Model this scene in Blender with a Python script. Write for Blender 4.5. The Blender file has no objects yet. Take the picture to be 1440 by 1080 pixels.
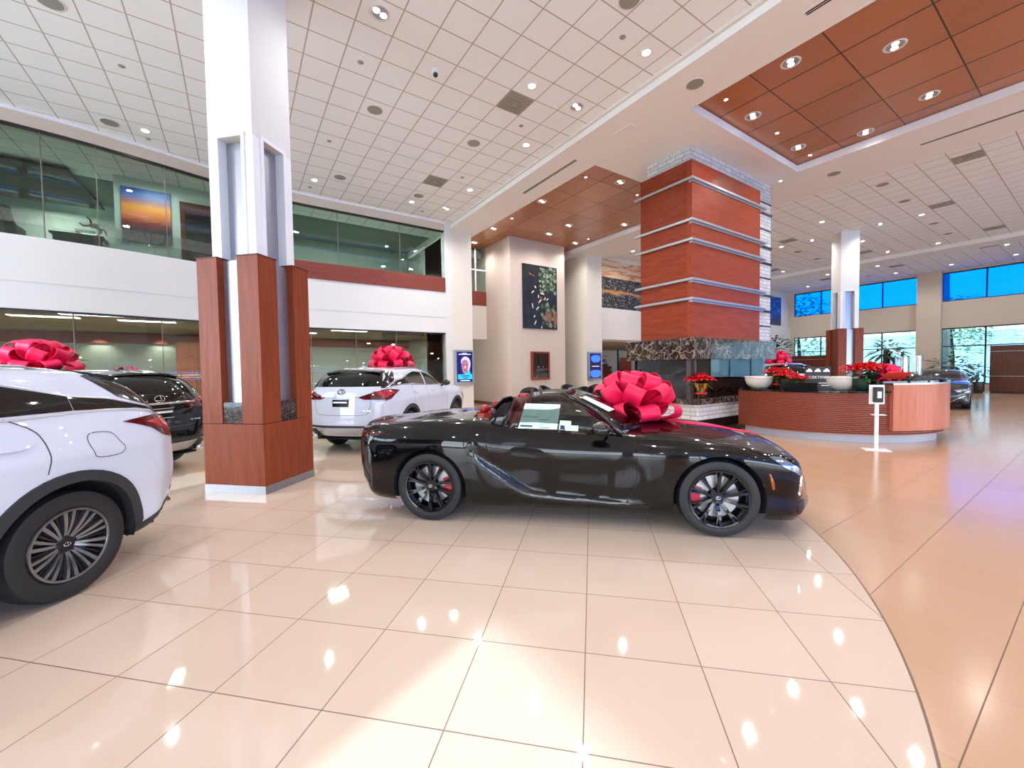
import bpy, bmesh, math, random
import numpy as np
from mathutils import Vector, Matrix
from mathutils.bvhtree import BVHTree
random.seed(7)
PI = math.pi
SC = bpy.context.scene
COL = SC.collection
CEIL, SOF, COF = 7.31, 7.12, 7.32      # tile ceiling, dropped soffit, wood coffer heights

# ------------------------------------------------------------------ mesh helpers
class MB:
    def __init__(s): s.v, s.f, s.m = [], [], []
    def add(s, vs, fs, mi=0):
        o = len(s.v); s.v += [tuple(map(float, p)) for p in vs]
        s.f += [tuple(o + i for i in f) for f in fs]; s.m += [mi] * len(fs); return s
    def box(s, x0, x1, y0, y1, z0, z1, mi=0):
        v = [(x0,y0,z0),(x1,y0,z0),(x1,y1,z0),(x0,y1,z0),(x0,y0,z1),(x1,y0,z1),(x1,y1,z1),(x0,y1,z1)]
        return s.add(v, [(0,3,2,1),(4,5,6,7),(0,1,5,4),(1,2,6,5),(2,3,7,6),(3,0,4,7)], mi)
    def obox(s, c, ux, uy, uz, hx, hy, hz, mi=0):
        c, ux, uy, uz = map(Vector, (c, ux, uy, uz)); v = []
        for k in (-1, 1):
            for a, b in ((-1,-1),(1,-1),(1,1),(-1,1)):
                v.append(c + ux*hx*a + uy*hy*b + uz*hz*k)
        return s.add(v, [(0,3,2,1),(4,5,6,7),(0,1,5,4),(1,2,6,5),(2,3,7,6),(3,0,4,7)], mi)
    def prism(s, poly, z0, z1, mi=0):
        n = len(poly)
        v = [(x,y,z0) for x,y in poly] + [(x,y,z1) for x,y in poly]
        f = [tuple(range(n-1,-1,-1)), tuple(range(n,2*n))] + [(i,(i+1)%n,n+(i+1)%n,n+i) for i in range(n)]
        return s.add(v, f, mi)
    def loft(s, rings, closed=True, caps=True, mi=0):
        n = len(rings[0]); v = [p for r in rings for p in r]; f = []
        for k in range(len(rings)-1):
            for i in range(n if closed else n-1):
                j = (i+1) % n; f.append((k*n+i, k*n+j, (k+1)*n+j, (k+1)*n+i))
        if caps and closed:
            f.append(tuple(range(n-1,-1,-1))); f.append(tuple((len(rings)-1)*n+i for i in range(n)))
        return s.add(v, f, mi)
    def tube(s, path, r, n=8, mi=0, closed=False):
        P = [Vector(p) for p in path]; rings = []; prev = None
        for i, p in enumerate(P):
            if closed: t = (P[(i+1)%len(P)] - P[i-1])
            else: t = P[min(i+1,len(P)-1)] - P[max(i-1,0)]
            t.normalize()
            if prev is None:
                a = Vector((0,0,1)) if abs(t.z) < .9 else Vector((1,0,0))
                prev = t.cross(a).normalized()
            prev = (prev - t*prev.dot(t)).normalized(); b = t.cross(prev)
            rr = r[i] if isinstance(r, (list, tuple)) else r
            rings.append([p + (prev*math.cos(2*PI*k/n) + b*math.sin(2*PI*k/n))*rr for k in range(n)])
        if closed: rings.append(rings[0])
        return s.loft(rings, True, not closed, mi)
    def lathe(s, prof, n=32, c=(0,0,0), axis='z', caps=False, mi=0, arc=(0,2*PI)):
        full = abs(arc[1]-arc[0]-2*PI) < 1e-6; rings = []
        cnt = n if full else n+1
        for r, h in prof:
            ring = []
            for k in range(cnt):
                a = arc[0] + (arc[1]-arc[0])*k/n
                x, y = r*math.cos(a), r*math.sin(a)
                p = (x,y,h) if axis == 'z' else ((h,x,y) if axis == 'x' else (x,h,y))
                ring.append((c[0]+p[0], c[1]+p[1], c[2]+p[2]))
            rings.append(ring)
        return s.loft(rings, full, caps, mi)
    def sphere(s, c, r, n=12, m=8, sc=(1,1,1), mi=0):
        prof = []
        rings = []
        for j in range(m+1):
            t = PI*j/m; rr = max(math.sin(t), 1e-3)
            rings.append([(c[0]+r*sc[0]*rr*math.cos(2*PI*k/n), c[1]+r*sc[1]*rr*math.sin(2*PI*k/n), c[2]+r*sc[2]*math.cos(t)) for k in range(n)])
        return s.loft(rings, True, True, mi)

def obj(name, mb, mats, parent=None, smooth=False, loc=None, angle=None, bevel=0):
    me = bpy.data.meshes.new(name); me.from_pydata(mb.v, [], mb.f)
    if not isinstance(mats, (list, tuple)): mats = [mats]
    for m in mats: me.materials.append(m)
    if len(mats) > 1: me.polygons.foreach_set('material_index', mb.m)
    bm = bmesh.new(); bm.from_mesh(me); bmesh.ops.recalc_face_normals(bm, faces=bm.faces); bm.to_mesh(me); bm.free()
    if smooth: me.polygons.foreach_set('use_smooth', [True]*len(me.polygons))
    if angle is not None: me.set_sharp_from_angle(angle=math.radians(angle))
    me.update()
    o = bpy.data.objects.new(name, me); COL.objects.link(o)
    if parent is not None: o.parent = parent
    if loc: o.location = loc
    if bevel:
        b = o.modifiers.new('bevel', 'BEVEL'); b.width = bevel; b.segments = 2; b.limit_method = 'ANGLE'
    return o
def obj_split(name, mb, mats, parent=None, **k):
    """one object per loose piece of the mesh"""
    par = list(range(len(mb.v)))
    def find(a):
        while par[a] != a: par[a] = par[par[a]]; a = par[a]
        return a
    for f in mb.f:
        r = find(f[0])
        for i in f[1:]: par[find(i)] = r
    groups = {}
    for i, f in enumerate(mb.f): groups.setdefault(find(f[0]), []).append(i)
    out = []
    for g in groups.values():
        m, mp = MB(), {}
        for i in g:
            for v in mb.f[i]:
                if v not in mp: mp[v] = len(m.v); m.v.append(mb.v[v])
            m.f.append(tuple(mp[v] for v in mb.f[i])); m.m.append(mb.m[i])
        out.append(obj(name, m, mats, parent, **k))
    return out
def thing(name, label, cat, loc=(0,0,0), rz=0, group=None):
    o = bpy.data.objects.new(name, None); COL.objects.link(o); o.empty_display_size = .2
    o.location = loc; o.rotation_euler = (0,0,rz); o['label'] = label; o['category'] = cat
    if group: o['group'] = group
    return o
def tag(o, label, cat, group=None):
    o['label'] = label; o['category'] = cat
    if group: o['group'] = group
    return o
def struct(name, mb, mat, **k):
    o = obj(name, mb, mat, **k); o['kind'] = 'structure'; return o
def copy_tree(o, parent=None):
    c = o.copy(); COL.objects.link(c)
    if parent is not None: c.parent = parent
    for ch in list(o.children): copy_tree(ch, c)
    return c

# ------------------------------------------------------------------ materials
def lin(c):
    return tuple(((v/255)/12.92 if v/255 <= .04045 else ((v/255+.055)/1.055)**2.4) for v in c) + (1,)
class NT:
    def __init__(s, name):
        s.m = bpy.data.materials.new(name); s.m.use_nodes = True
        s.t = s.m.node_tree; s.t.nodes.clear(); s.out = s.n('ShaderNodeOutputMaterial')
    def n(s, typ, **kw):
        nd = s.t.nodes.new(typ)
        for k, v in kw.items(): setattr(nd, k, v)
        return nd
    def l(s, a, b): s.t.links.new(a, b)
    def math(s, op, a, b=None, c=None):
        nd = s.n('ShaderNodeMath', operation=op)
        for i, x in enumerate((a, b, c)):
            if x is None: continue
            if isinstance(x, (int, float)): nd.inputs[i].default_value = x
            else: s.l(x, nd.inputs[i])
        return nd.outputs[0]
    def mix(s, f, a, b):
        nd = s.n('ShaderNodeMix', data_type='RGBA')
        for i, x in ((0, f), (6, a), (7, b)):
            if isinstance(x, (int, float)): nd.inputs[i].default_value = x
            elif isinstance(x, tuple): nd.inputs[i].default_value = x
            else: s.l(x, nd.inputs[i])
        return nd.outputs[2]
    def pos(s, obj_space=False):
        if obj_space: return s.n('ShaderNodeTexCoord').outputs['Object']
        return s.n('ShaderNodeNewGeometry').outputs['Position']
    def sep(s, v):
        nd = s.n('ShaderNodeSeparateXYZ'); s.l(v, nd.inputs[0]); return nd.outputs
    def mapping(s, v, scale=(1,1,1), rot=(0,0,0), loc=(0,0,0)):
        nd = s.n('ShaderNodeMapping'); s.l(v, nd.inputs[0]); nd.inputs['Scale'].default_value = scale
        nd.inputs['Rotation'].default_value = rot; nd.inputs['Location'].default_value = loc; return nd.outputs[0]
    def noise(s, v, scale=5, detail=3, rough=.5, dist=0):
        nd = s.n('ShaderNodeTexNoise'); s.l(v, nd.inputs['Vector']); nd.inputs['Scale'].default_value = scale
        nd.inputs['Detail'].default_value = detail; nd.inputs['Roughness'].default_value = rough
        nd.inputs['Distortion'].default_value = dist; return nd.outputs[0]
    def voro(s, v, scale=5, feature='F1', out='Distance'):
        nd = s.n('ShaderNodeTexVoronoi', feature=feature); s.l(v, nd.inputs['Vector']); nd.inputs['Scale'].default_value = scale
        return nd.outputs[out]
    def ramp(s, f, stops, interp='LINEAR'):
        nd = s.n('ShaderNodeValToRGB'); s.l(f, nd.inputs[0]); cr = nd.color_ramp; cr.interpolation = interp
        while len(cr.elements) < len(stops): cr.elements.new(.5)
        for e, (p, c) in zip(cr.elements, stops): e.position = p; e.color = c
        return nd.outputs[0]
    def bsdf(s, color=None, rough=.5, metal=0, spec=.5, coat=0, normal=None, emit=None, es=0, alpha=None, coat_rough=.03):
        p = s.n('ShaderNodeBsdfPrincipled')
        if color is not None:
            if isinstance(color, tuple): p.inputs['Base Color'].default_value = color
            else: s.l(color, p.inputs['Base Color'])
        for k, v in (('Roughness', rough), ('Metallic', metal), ('Specular IOR Level', spec), ('Coat Weight', coat), ('Coat Roughness', coat_rough)):
            if isinstance(v, (int, float)): p.inputs[k].default_value = v
            else: s.l(v, p.inputs[k])
        if normal is not None: s.l(normal, p.inputs['Normal'])
        if emit is not None:
            if isinstance(emit, tuple): p.inputs['Emission Color'].default_value = emit
            else: s.l(emit, p.inputs['Emission Color'])
            p.inputs['Emission Strength'].default_value = es
        s.l(p.outputs[0], s.out.inputs[0]); return s.m
    def bump(s, h, strength=.3, dist=.01):
        b = s.n('ShaderNodeBump'); b.inputs['Strength'].default_value = strength; b.inputs['Distance'].default_value = dist
        s.l(h, b.inputs['Height']); return b.outputs[0]
def plain(name, rgb, rough=.5, metal=0, spec=.5, coat=0, var=.04, vs=8):
    t = NT(name); c = lin(rgb)
    nz = t.noise(t.pos(True), vs, 3)
    a = tuple(min(1, v*(1+var)) for v in c[:3]) + (1,); b = tuple(v*(1-var) for v in c[:3]) + (1,)
    return t.bsdf(t.mix(nz, b, a), rough, metal, spec, coat)
def emis(name, rgb, st):
    t = NT(name); return t.bsdf((0,0,0,1), .5, emit=lin(rgb), es=st)
def wood(name, c1, c2, axis='x', rough=.42, scale=1.0, coat=.04):
    t = NT(name); p = t.pos(True)
    sc = {'x': (1.2,14,14), 'y': (14,1.2,14), 'z': (14,14,1.0)}[axis]
    v = t.mapping(p, tuple(q*scale for q in sc))
    n1 = t.noise(v, 1.5, 5, .6, .6); n2 = t.noise(t.mapping(p, tuple(q*scale*4 for q in sc)), 3, 2)
    f = t.math('ADD', t.math('MULTIPLY', n1, .8), t.math('MULTIPLY', n2, .2))
    col = t.ramp(f, [(.3, lin(c2)), (.7, lin(c1))])
    return t.bsdf(col, rough, spec=.22, coat=coat, coat_rough=.15)
def glass(name, tint=(1,1,1), refl=1.0, ior=1.45):
    t = NT(name)
    tr = t.n('ShaderNodeBsdfTransparent'); tr.inputs[0].default_value = tuple(tint)+(1,)
    gl = t.n('ShaderNodeBsdfGlossy'); gl.inputs['Roughness'].default_value = 0.0
    fr = t.n('ShaderNodeFresnel'); fr.inputs[0].default_value = ior
    mx = t.n('ShaderNodeMixShader')
    # tiny procedural unevenness so that the reflection strength varies as on real panes
    nz = t.noise(t.pos(), .7, 2)
    f = t.math('MULTIPLY', fr.outputs[0], t.math('MULTIPLY', t.math('ADD', .95, t.math('MULTIPLY', nz, .1)), refl))
    t.l(t.math('MINIMUM', f, 1.0), mx.inputs[0]); t.l(tr.outputs[0], mx.inputs[1]); t.l(gl.outputs[0], mx.inputs[2])
    t.l(mx.outputs[0], t.out.inputs[0]); return t.m

def seam(t, coord, off, step, w):
    """1 on the seam, 0 elsewhere"""
    f = t.math('FRACT', t.math('DIVIDE', t.math('ADD', t.math('SUBTRACT', coord, off), 1000*step + w/2), step))
    return t.math('LESS_THAN', f, w/step)
def tile_floor():
    t = NT('polished_floor_tile'); p = t.pos(); x, y, z = t.sep(p)
    # disc of pale tiles laid at 45 degrees around the pillar, tan tiles square to the hall outside it
    dx, dy = t.math('SUBTRACT', x, .244), t.math('SUBTRACT', y, 6.913)
    r = t.math('SQRT', t.math('ADD', t.math('MULTIPLY', dx, dx), t.math('MULTIPLY', dy, dy)))
    inner = t.math('LESS_THAN', r, 6.852); rim = t.math('LESS_THAN', t.math('ABSOLUTE', t.math('SUBTRACT', r, 6.852)), .006)
    # diagonal coordinates; grid fitted through (1.14,1.21)
    s2 = math.sqrt(.5)
    u = t.math('MULTIPLY', t.math('ADD', x, y), s2); v = t.math('MULTIPLY', t.math('SUBTRACT', y, x), s2)
    S = .611; u0 = (1.14+1.21)*s2; v0 = (1.21-1.14)*s2
    gin = t.math('MAXIMUM', seam(t, u, u0, S, .006), seam(t, v, v0, S, .006))
    gout = t.math('MAXIMUM', seam(t, y, .93, .61, .006), t.math('MULTIPLY', seam(t, x, 3.57, .61, .006), .55))
    line = t.math('MAXIMUM', t.math('ADD', t.math('MULTIPLY', inner, gin), t.math('MULTIPLY', t.math('SUBTRACT', 1, inner), gout)), rim)
    # per tile tone
    def cell(a, o, st): return t.math('FLOOR', t.math('DIVIDE', t.math('SUBTRACT', a, o), st))
    cv = t.n('ShaderNodeCombineXYZ'); t.l(cell(u,u0,S), cv.inputs[0]); t.l(cell(v,v0,S), cv.inputs[1])
    wn = t.n('ShaderNodeTexWhiteNoise'); t.l(cv.outputs[0], wn.inputs[0])
    cloud = t.noise(p, 1.6, 4); fine = t.noise(p, 60, 2)
    a = t.mix(t.math('ADD', t.math('MULTIPLY', wn.outputs[0], .35), t.math('MULTIPLY', cloud, .6)), lin((208,184,162)), lin((220,198,178)))
    cv2 = t.n('ShaderNodeCombineXYZ'); t.l(cell(x,3.57,.61), cv2.inputs[0]); t.l(cell(y,.93,.61), cv2.inputs[1])
    wn2 = t.n('ShaderNodeTexWhiteNoise'); t.l(cv2.outputs[0], wn2.inputs[0])
    b = t.mix(t.math('ADD', t.math('MULTIPLY', wn2.outputs[0], .4), t.math('MULTIPLY', fine, .5)), lin((188,148,116)), lin((200,162,130)))
    col = t.mix(inner, b, a); col = t.mix(t.math('MULTIPLY', line, .85), col, lin((96,68,56)))
    rough = t.math('ADD', t.math('MULTIPLY', t.math('SUBTRACT', 1, inner), .12), t.math('ADD', .045, t.math('MULTIPLY', line, .4)))
    return t.bsdf(col, rough, spec=.5)
def tile_ceiling():
    t = NT('ceiling_tile'); p = t.pos(); x, y, z = t.sep(p)
    g = t.math('MAXIMUM', seam(t, x, 1.141, .61, .022), seam(t, y, 7.025, .61, .022))
    n = t.noise(p, 55, 3, .7); n2 = t.noise(p, .7, 2)
    base = t.mix(n, lin((236,240,244)), lin((252,254,255)))
    col = t.mix(g, base, lin((188,176,170)))
    h = t.math('ADD', t.math('MULTIPLY', n, .6), t.math('MULTIPLY', g, -1.5))
    return t.bsdf(col, .85, spec=.1, normal=t.bump(h, .25, .006))
def wood_coffer(x0=9.36, y0=4.16):
    t = NT('coffer_veneer'); p = t.pos(); x, y, z = t.sep(p)
    g = t.math('MAXIMUM', seam(t, x, x0, 1.2, .034), seam(t, y, y0, 1.2, .022))
    v = t.mapping(p, (12, 1.2, 1)); n = t.noise(v, 1.4, 4, .6, .4); n2 = t.noise(p, .5, 2)
    cv = t.n('ShaderNodeCombineXYZ')
    t.l(t.math('FLOOR', t.math('DIVIDE', t.math('SUBTRACT', x, x0), 1.2)), cv.inputs[0]); t.l(t.math('FLOOR', t.math('DIVIDE', t.math('SUBTRACT', y, y0), 1.2)), cv.inputs[1])
    wn = t.n('ShaderNodeTexWhiteNoise'); t.l(cv.outputs[0], wn.inputs[0])
    f = t.math('ADD', t.math('MULTIPLY', n, .6), t.math('MULTIPLY', wn.outputs[0], .4))
    col = t.mix(f, lin((156,94,56)), lin((200,134,88)))
    col = t.mix(g, col, lin((56,28,16)))
    return t.bsdf(col, .32, coat=.3, coat_rough=.2)
def marble():
    t = NT('dark_emperador_marble'); p = t.pos(True)
    w1 = t.noise(p, 2.0, 3, .5, .5); v1 = t.ramp(t.math('ABSOLUTE', t.math('SUBTRACT', w1, .5)), [(0, (1,1,1,1)), (.022, (0,0,0,1))])
    w2 = t.noise(t.mapping(p, (1,1,1), (.4,.3,.8), (3,1,2)), 4.2, 3, .5, .5); v2 = t.ramp(t.math('ABSOLUTE', t.math('SUBTRACT', w2, .52)), [(0, (1,1,1,1)), (.018, (0,0,0,1))])
    body = t.ramp(t.noise(p, 4, 5, .6, 1.2), [(.35, lin((30,24,24))), (.55, lin((58,47,45))), (.72, lin((96,82,76)))])
    f = t.math('MULTIPLY', t.math('MAXIMUM', v1, v2), .5)
    return t.bsdf(t.mix(f, body, lin((198,178,156))), .12, coat=.15)
def stone():
    t = NT('stacked_white_stone'); p = t.pos(); x, y, z = t.sep(p)
    cv = t.n('ShaderNodeCombineXYZ'); nd = t.noise(p, 3, 2); t.l(t.math('ADD', t.math('ADD', x, y), t.math('MULTIPLY', nd, .12)), cv.inputs[0]); t.l(t.math('ADD', z, t.math('MULTIPLY', nd, .03)), cv.inputs[1])
    br = t.n('ShaderNodeTexBrick', offset=.37, squash=.7, squash_frequency=3); t.l(cv.outputs[0], br.inputs['Vector'])
    br.inputs['Scale'].default_value = 1; br.inputs['Brick Width'].default_value = .36; br.inputs['Row Height'].default_value = .105
    br.inputs['Mortar Size'].default_value = .008; br.inputs['Mortar Smooth'].default_value = .3
    br.inputs['Color1'].default_value = lin((232,228,224)); br.inputs['Color2'].default_value = lin((205,203,204)); br.inputs['Mortar'].default_value = lin((138,138,142))
    n = t.noise(p, 14, 4, .7); col = t.mix(t.math('MULTIPLY', n, .35), br.outputs[0], lin((150,146,146)))
    h = t.math('ADD', t.math('MULTIPLY', br.outputs[1], -1.2), n)
    return t.bsdf(col, .75, normal=t.bump(h, .7, .03))
def brushed(name, rgb=(190,190,200)):
    t = NT(name); p = t.pos(True); n = t.noise(t.mapping(p, (60,60,1)), 6, 2)
    return t.bsdf(t.mix(n, lin(tuple(int(c*.85) for c in rgb)), lin(rgb)), .4, metal=.9)
def foliage(name, a, b):
    t = NT(name); n = t.noise(t.pos(True), 9, 3); return t.bsdf(t.mix(n, lin(a), lin(b)), .5)
def paint(name, rgb, flake=0.0, rough=.25, coat=1.0, metal=0, spec=.06):
    t = NT(name); n = t.noise(t.pos(True), 400, 1)
    c = lin(rgb); c2 = tuple(min(1, v*1.05+.002) for v in c[:3]) + (1,)
    return t.bsdf(t.mix(n, c, c2), rough, metal, spec=spec, coat=coat, coat_rough=.015)

M = dict(
 floor=tile_floor(), ceil=tile_ceiling(), coffer=wood_coffer(), marble=marble(), stone=stone(),
 plaster=plain('cream_plaster', (226,219,208), .8, spec=.2, var=.02), plaster_w=plain('white_plaster', (226,223,219), .7, spec=.3, var=.015),
 soffit=plain('soffit_plaster', (240,238,234), .8, spec=.2, var=.02), tan=plain('tan_wall', (212,196,174), .85, spec=.2, var=.03),
 trimw=plain('white_trim', (236,236,238), .35, var=.01), groove=plain('dark_groove', (120,110,104), .8),
 cherry_z=wood('cherry_veneer_upright', (150,70,38), (112,48,24), 'z'), cherry_x=wood('cherry_veneer_level', (162,72,42), (124,46,24), 'x'),
 cherry_y=wood('cherry_veneer_level_y', (150,64,36), (114,42,22), 'y'), cherry_d=wood('dark_cherry', (110,52,34), (78,34,22), 'z'),
 walnut=wood('brown_veneer', (104,66,48), (84,50,36), 'z'), balus=wood('mahogany_panel', (140,72,60), (120,58,48), 'x'),
 metal=brushed('brushed_steel'), alum=brushed('aluminium', (200,200,205)), chrome=plain('chrome', (225,228,232), .06, 1), kick=brushed('steel_kickplate', (176,176,182)),
 dark=plain('dark_bronze_frame', (40,30,30), .4, var=.1), black=plain('black_plastic', (22,22,24), .45, var=.1), gloss=plain('gloss_black', (8,8,9), .12, coat=.5),
 rubber=plain('tyre_rubber', (28,28,31), .62, var=.15, vs=30), under=plain('underbody_black', (10,10,11), .8),
 glass=glass('clear_glass', (.93,.97,.95)), glassg=glass('mezzanine_glass', (.84,.90,.86), .5), office=glass('office_glass', (.84,.90,.87), 1.6),
 sky_glass=glass('tinted_transom_glass', (.001,.21,.55), .6), low_glass=glass('window_glass', (.36,.47,.52), .6), side_glass=glass('side_glass', (.93,.97,1.0), .6), fire=glass('hearth_glass', (.6,.62,.64), .9),
 carglass=glass('dark_car_glass', (.035,.035,.035), 1.3), screen_glass=glass('windscreen_glass', (.55,.6,.58), 1.5),
 bow=plain('red_satin_ribbon', (226,18,74), .5, spec=.4, var=.06), red=plain('red_leather', (150,22,26), .4), caliper=plain('red_caliper', (190,20,34), .3, coat=.5),
 white_plastic=plain('white_plastic', (238,238,240), .35, var=.01), ceramic=plain('white_ceramic', (222,214,204), .3, var=.02), grille=plain('grey_grille', (150,147,140), .6, var=.1),
 leaf=foliage('green_leaf', (30,58,24), (74,116,48)), darkleaf=foliage('dark_leaf', (14,32,16), (40,70,34)), petal=foliage('red_bract', (226,12,30), (255,60,64)), petald=foliage('deep_red_bract', (150,6,16), (206,20,32)),
 soil=plain('soil', (50,36,28), .9, var=.3), goldfoil=plain('gold_foil', (196,170,96), .2, 1, var=.3, vs=20), leather=plain('black_leather', (26,24,26), .4, var=.1),
 counter=plain('black_granite', (20,17,18), .08, coat=.6, var=.3, vs=40), lamp=emis('lamp_glow', (255,250,244), 14), panel=emis('troffer_glow', (250,252,255), 5),
)
for ax in 'xy': pass
# ------------------------------------------------------------------ cars
def pchip(xs, ys, xq):
    xs, ys, xq = np.asarray(xs, float), np.asarray(ys, float), np.asarray(xq, float)
    hh = np.diff(xs); dl = np.diff(ys)/hh; d = np.zeros(len(xs))
    for i in range(1, len(xs)-1):
        if dl[i-1]*dl[i] > 0:
            w1, w2 = 2*hh[i]+hh[i-1], hh[i]+2*hh[i-1]; d[i] = (w1+w2)/(w1/dl[i-1]+w2/dl[i])
    d[0], d[-1] = dl[0], dl[-1]
    k = np.clip(np.searchsorted(xs, xq)-1, 0, len(xs)-2); t = (xq-xs[k])/hh[k]
    return ((2*t**3-3*t**2+1)*ys[k] + (t**3-2*t**2+t)*hh[k]*d[k] + (-2*t**3+3*t**2)*ys[k+1] + (t**3-t**2)*hh[k]*d[k+1])
def smooth_interp(xs, ys, xq, w=.65):
    """blend of monotone and Catmull-Rom interpolation: fair curves without large overshoot"""
    a = pchip(xs, ys, xq)
    xs, ys = np.asarray(xs, float), np.asarray(ys, float); hh = np.diff(xs); d = np.gradient(ys, xs)
    k = np.clip(np.searchsorted(xs, xq)-1, 0, len(xs)-2); t = (xq-xs[k])/hh[k]
    b = ((2*t**3-3*t**2+1)*ys[k] + (t**3-2*t**2+t)*hh[k]*d[k] + (-2*t**3+3*t**2)*ys[k+1] + (t**3-t**2)*hh[k]*d[k+1])
    return a*(1-w) + b*w

def body_grid(T, nu, nv, lat_w=.35):
    """T[line][station] = (x,y,z) for one half; returns dense array [nu][nv][3]"""
    T = np.array(T, float); nl, ns = T.shape[:2]
    cx = T[3,:,0]; s = (cx - cx[0])/(cx[-1]-cx[0])
    sq = np.linspace(0, 1, nu)
    A = np.zeros((nl, nu, 3))
    for i in range(nl):
        for c in range(3): A[i,:,c] = smooth_interp(s, T[i,:,c], sq)
    # lateral parameter by mean chord length
    dl = np.linalg.norm(np.diff(T, axis=0), axis=2).mean(1); v = np.concatenate([[0], np.cumsum(dl)]); v /= v[-1]
    vq = np.linspace(0, 1, nv); G = np.zeros((nu, nv, 3))
    for k in range(nu):
        for c in range(3): G[k,:,c] = smooth_interp(v, A[:,k,c], vq, lat_w)
    return G
def body_mesh(G, rear_bulge, front_bulge, arches, Ra, hole=None, nc=14):
    nu, nv = G.shape[:2]; mb = MB(); idx = {}
    V = []
    for sgn in (-1, 1):
        for k in range(nu):
            for j in range(nv):
                if j == nv-1 and sgn == 1: idx[(1,k,j)] = idx[(-1,k,j)]; continue
                idx[(sgn,k,j)] = len(V); p = G[k,j]; V.append([p[0], sgn*p[1], p[2]])
    F = []
    for sgn in (-1, 1):
        for k in range(nu-1):
            for j in range(nv-1):
                f = (idx[(sgn,k,j)], idx[(sgn,k+1,j)], idx[(sgn,k+1,j+1)], idx[(sgn,k,j+1)])
                F.append(f if sgn == -1 else f[::-1])
    for end, bulge in ((0, -rear_bulge), (nu-1, front_bulge)):
        rows = []
        for j in range(nv-1):
            p = G[end,j]; row = [idx[(-1,end,j)]]
            for c in range(1, nc):
                q = -1 + 2*c/nc; row.append(len(V)); V.append([p[0] + bulge*(1-abs(q)**2.6)*min(1, p[1]/.55), q*p[1], p[2] + .012*(1-q*q)*(p[2] > .9)])
            row.append(idx[(1,end,j)]); rows.append(row)
        for j in range(nv-2):
            for c in range(nc):
                f = (rows[j][c], rows[j][c+1], rows[j+1][c+1], rows[j+1][c]); F.append(f if end else f[::-1])
        t = rows[-1]; F.append(tuple(t) + (idx[(-1,end,nv-1)],))
    V = np.array(V)
    # cut the wheel arches, pull the rim of each cut onto a true circle
    keep = []
    for f in F:
        c = V[list(f)].mean(0); drop = False
        for ax in arches:
            if abs(c[1]) > .45 and math.hypot(c[0]-ax[0], c[2]-ax[1]) < Ra and c[2] < ax[1]+Ra: drop = True
            if abs(c[1]) > .45 and abs(c[0]-ax[0]) < Ra and c[2] < ax[1]: drop = True
        if hole is not None and hole(c): drop = True
        if not drop: keep.append(f)
    cnt = {}
    for f in keep:
        for i in range(len(f)):
            e = tuple(sorted((f[i], f[(i+1) % len(f)]))); cnt[e] = cnt.get(e, 0) + 1
    bv = {i for e, n in cnt.items() if n == 1 for i in e}
    for i in bv:
        for ax in arches:
            dx, dz = V[i,0]-ax[0], V[i,2]-ax[1]; r = math.hypot(dx, dz)
            if abs(V[i,1]) > .45 and abs(r-Ra) < .045 and dz > -.02:
                V[i,0], V[i,2] = ax[0]+dx/r*Ra, ax[1]+dz/r*Ra
            elif abs(V[i,1]) > .45 and abs(abs(dx)-Ra) < .045 and dz <= 0: V[i,0] = ax[0] + (Ra if dx > 0 else -Ra)
    mb.v = [tuple(p) for p in V]; mb.f = keep; mb.m = [0]*len(keep)
    return mb, BVHTree.FromPolygons([tuple(p) for p in V], F)

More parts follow.
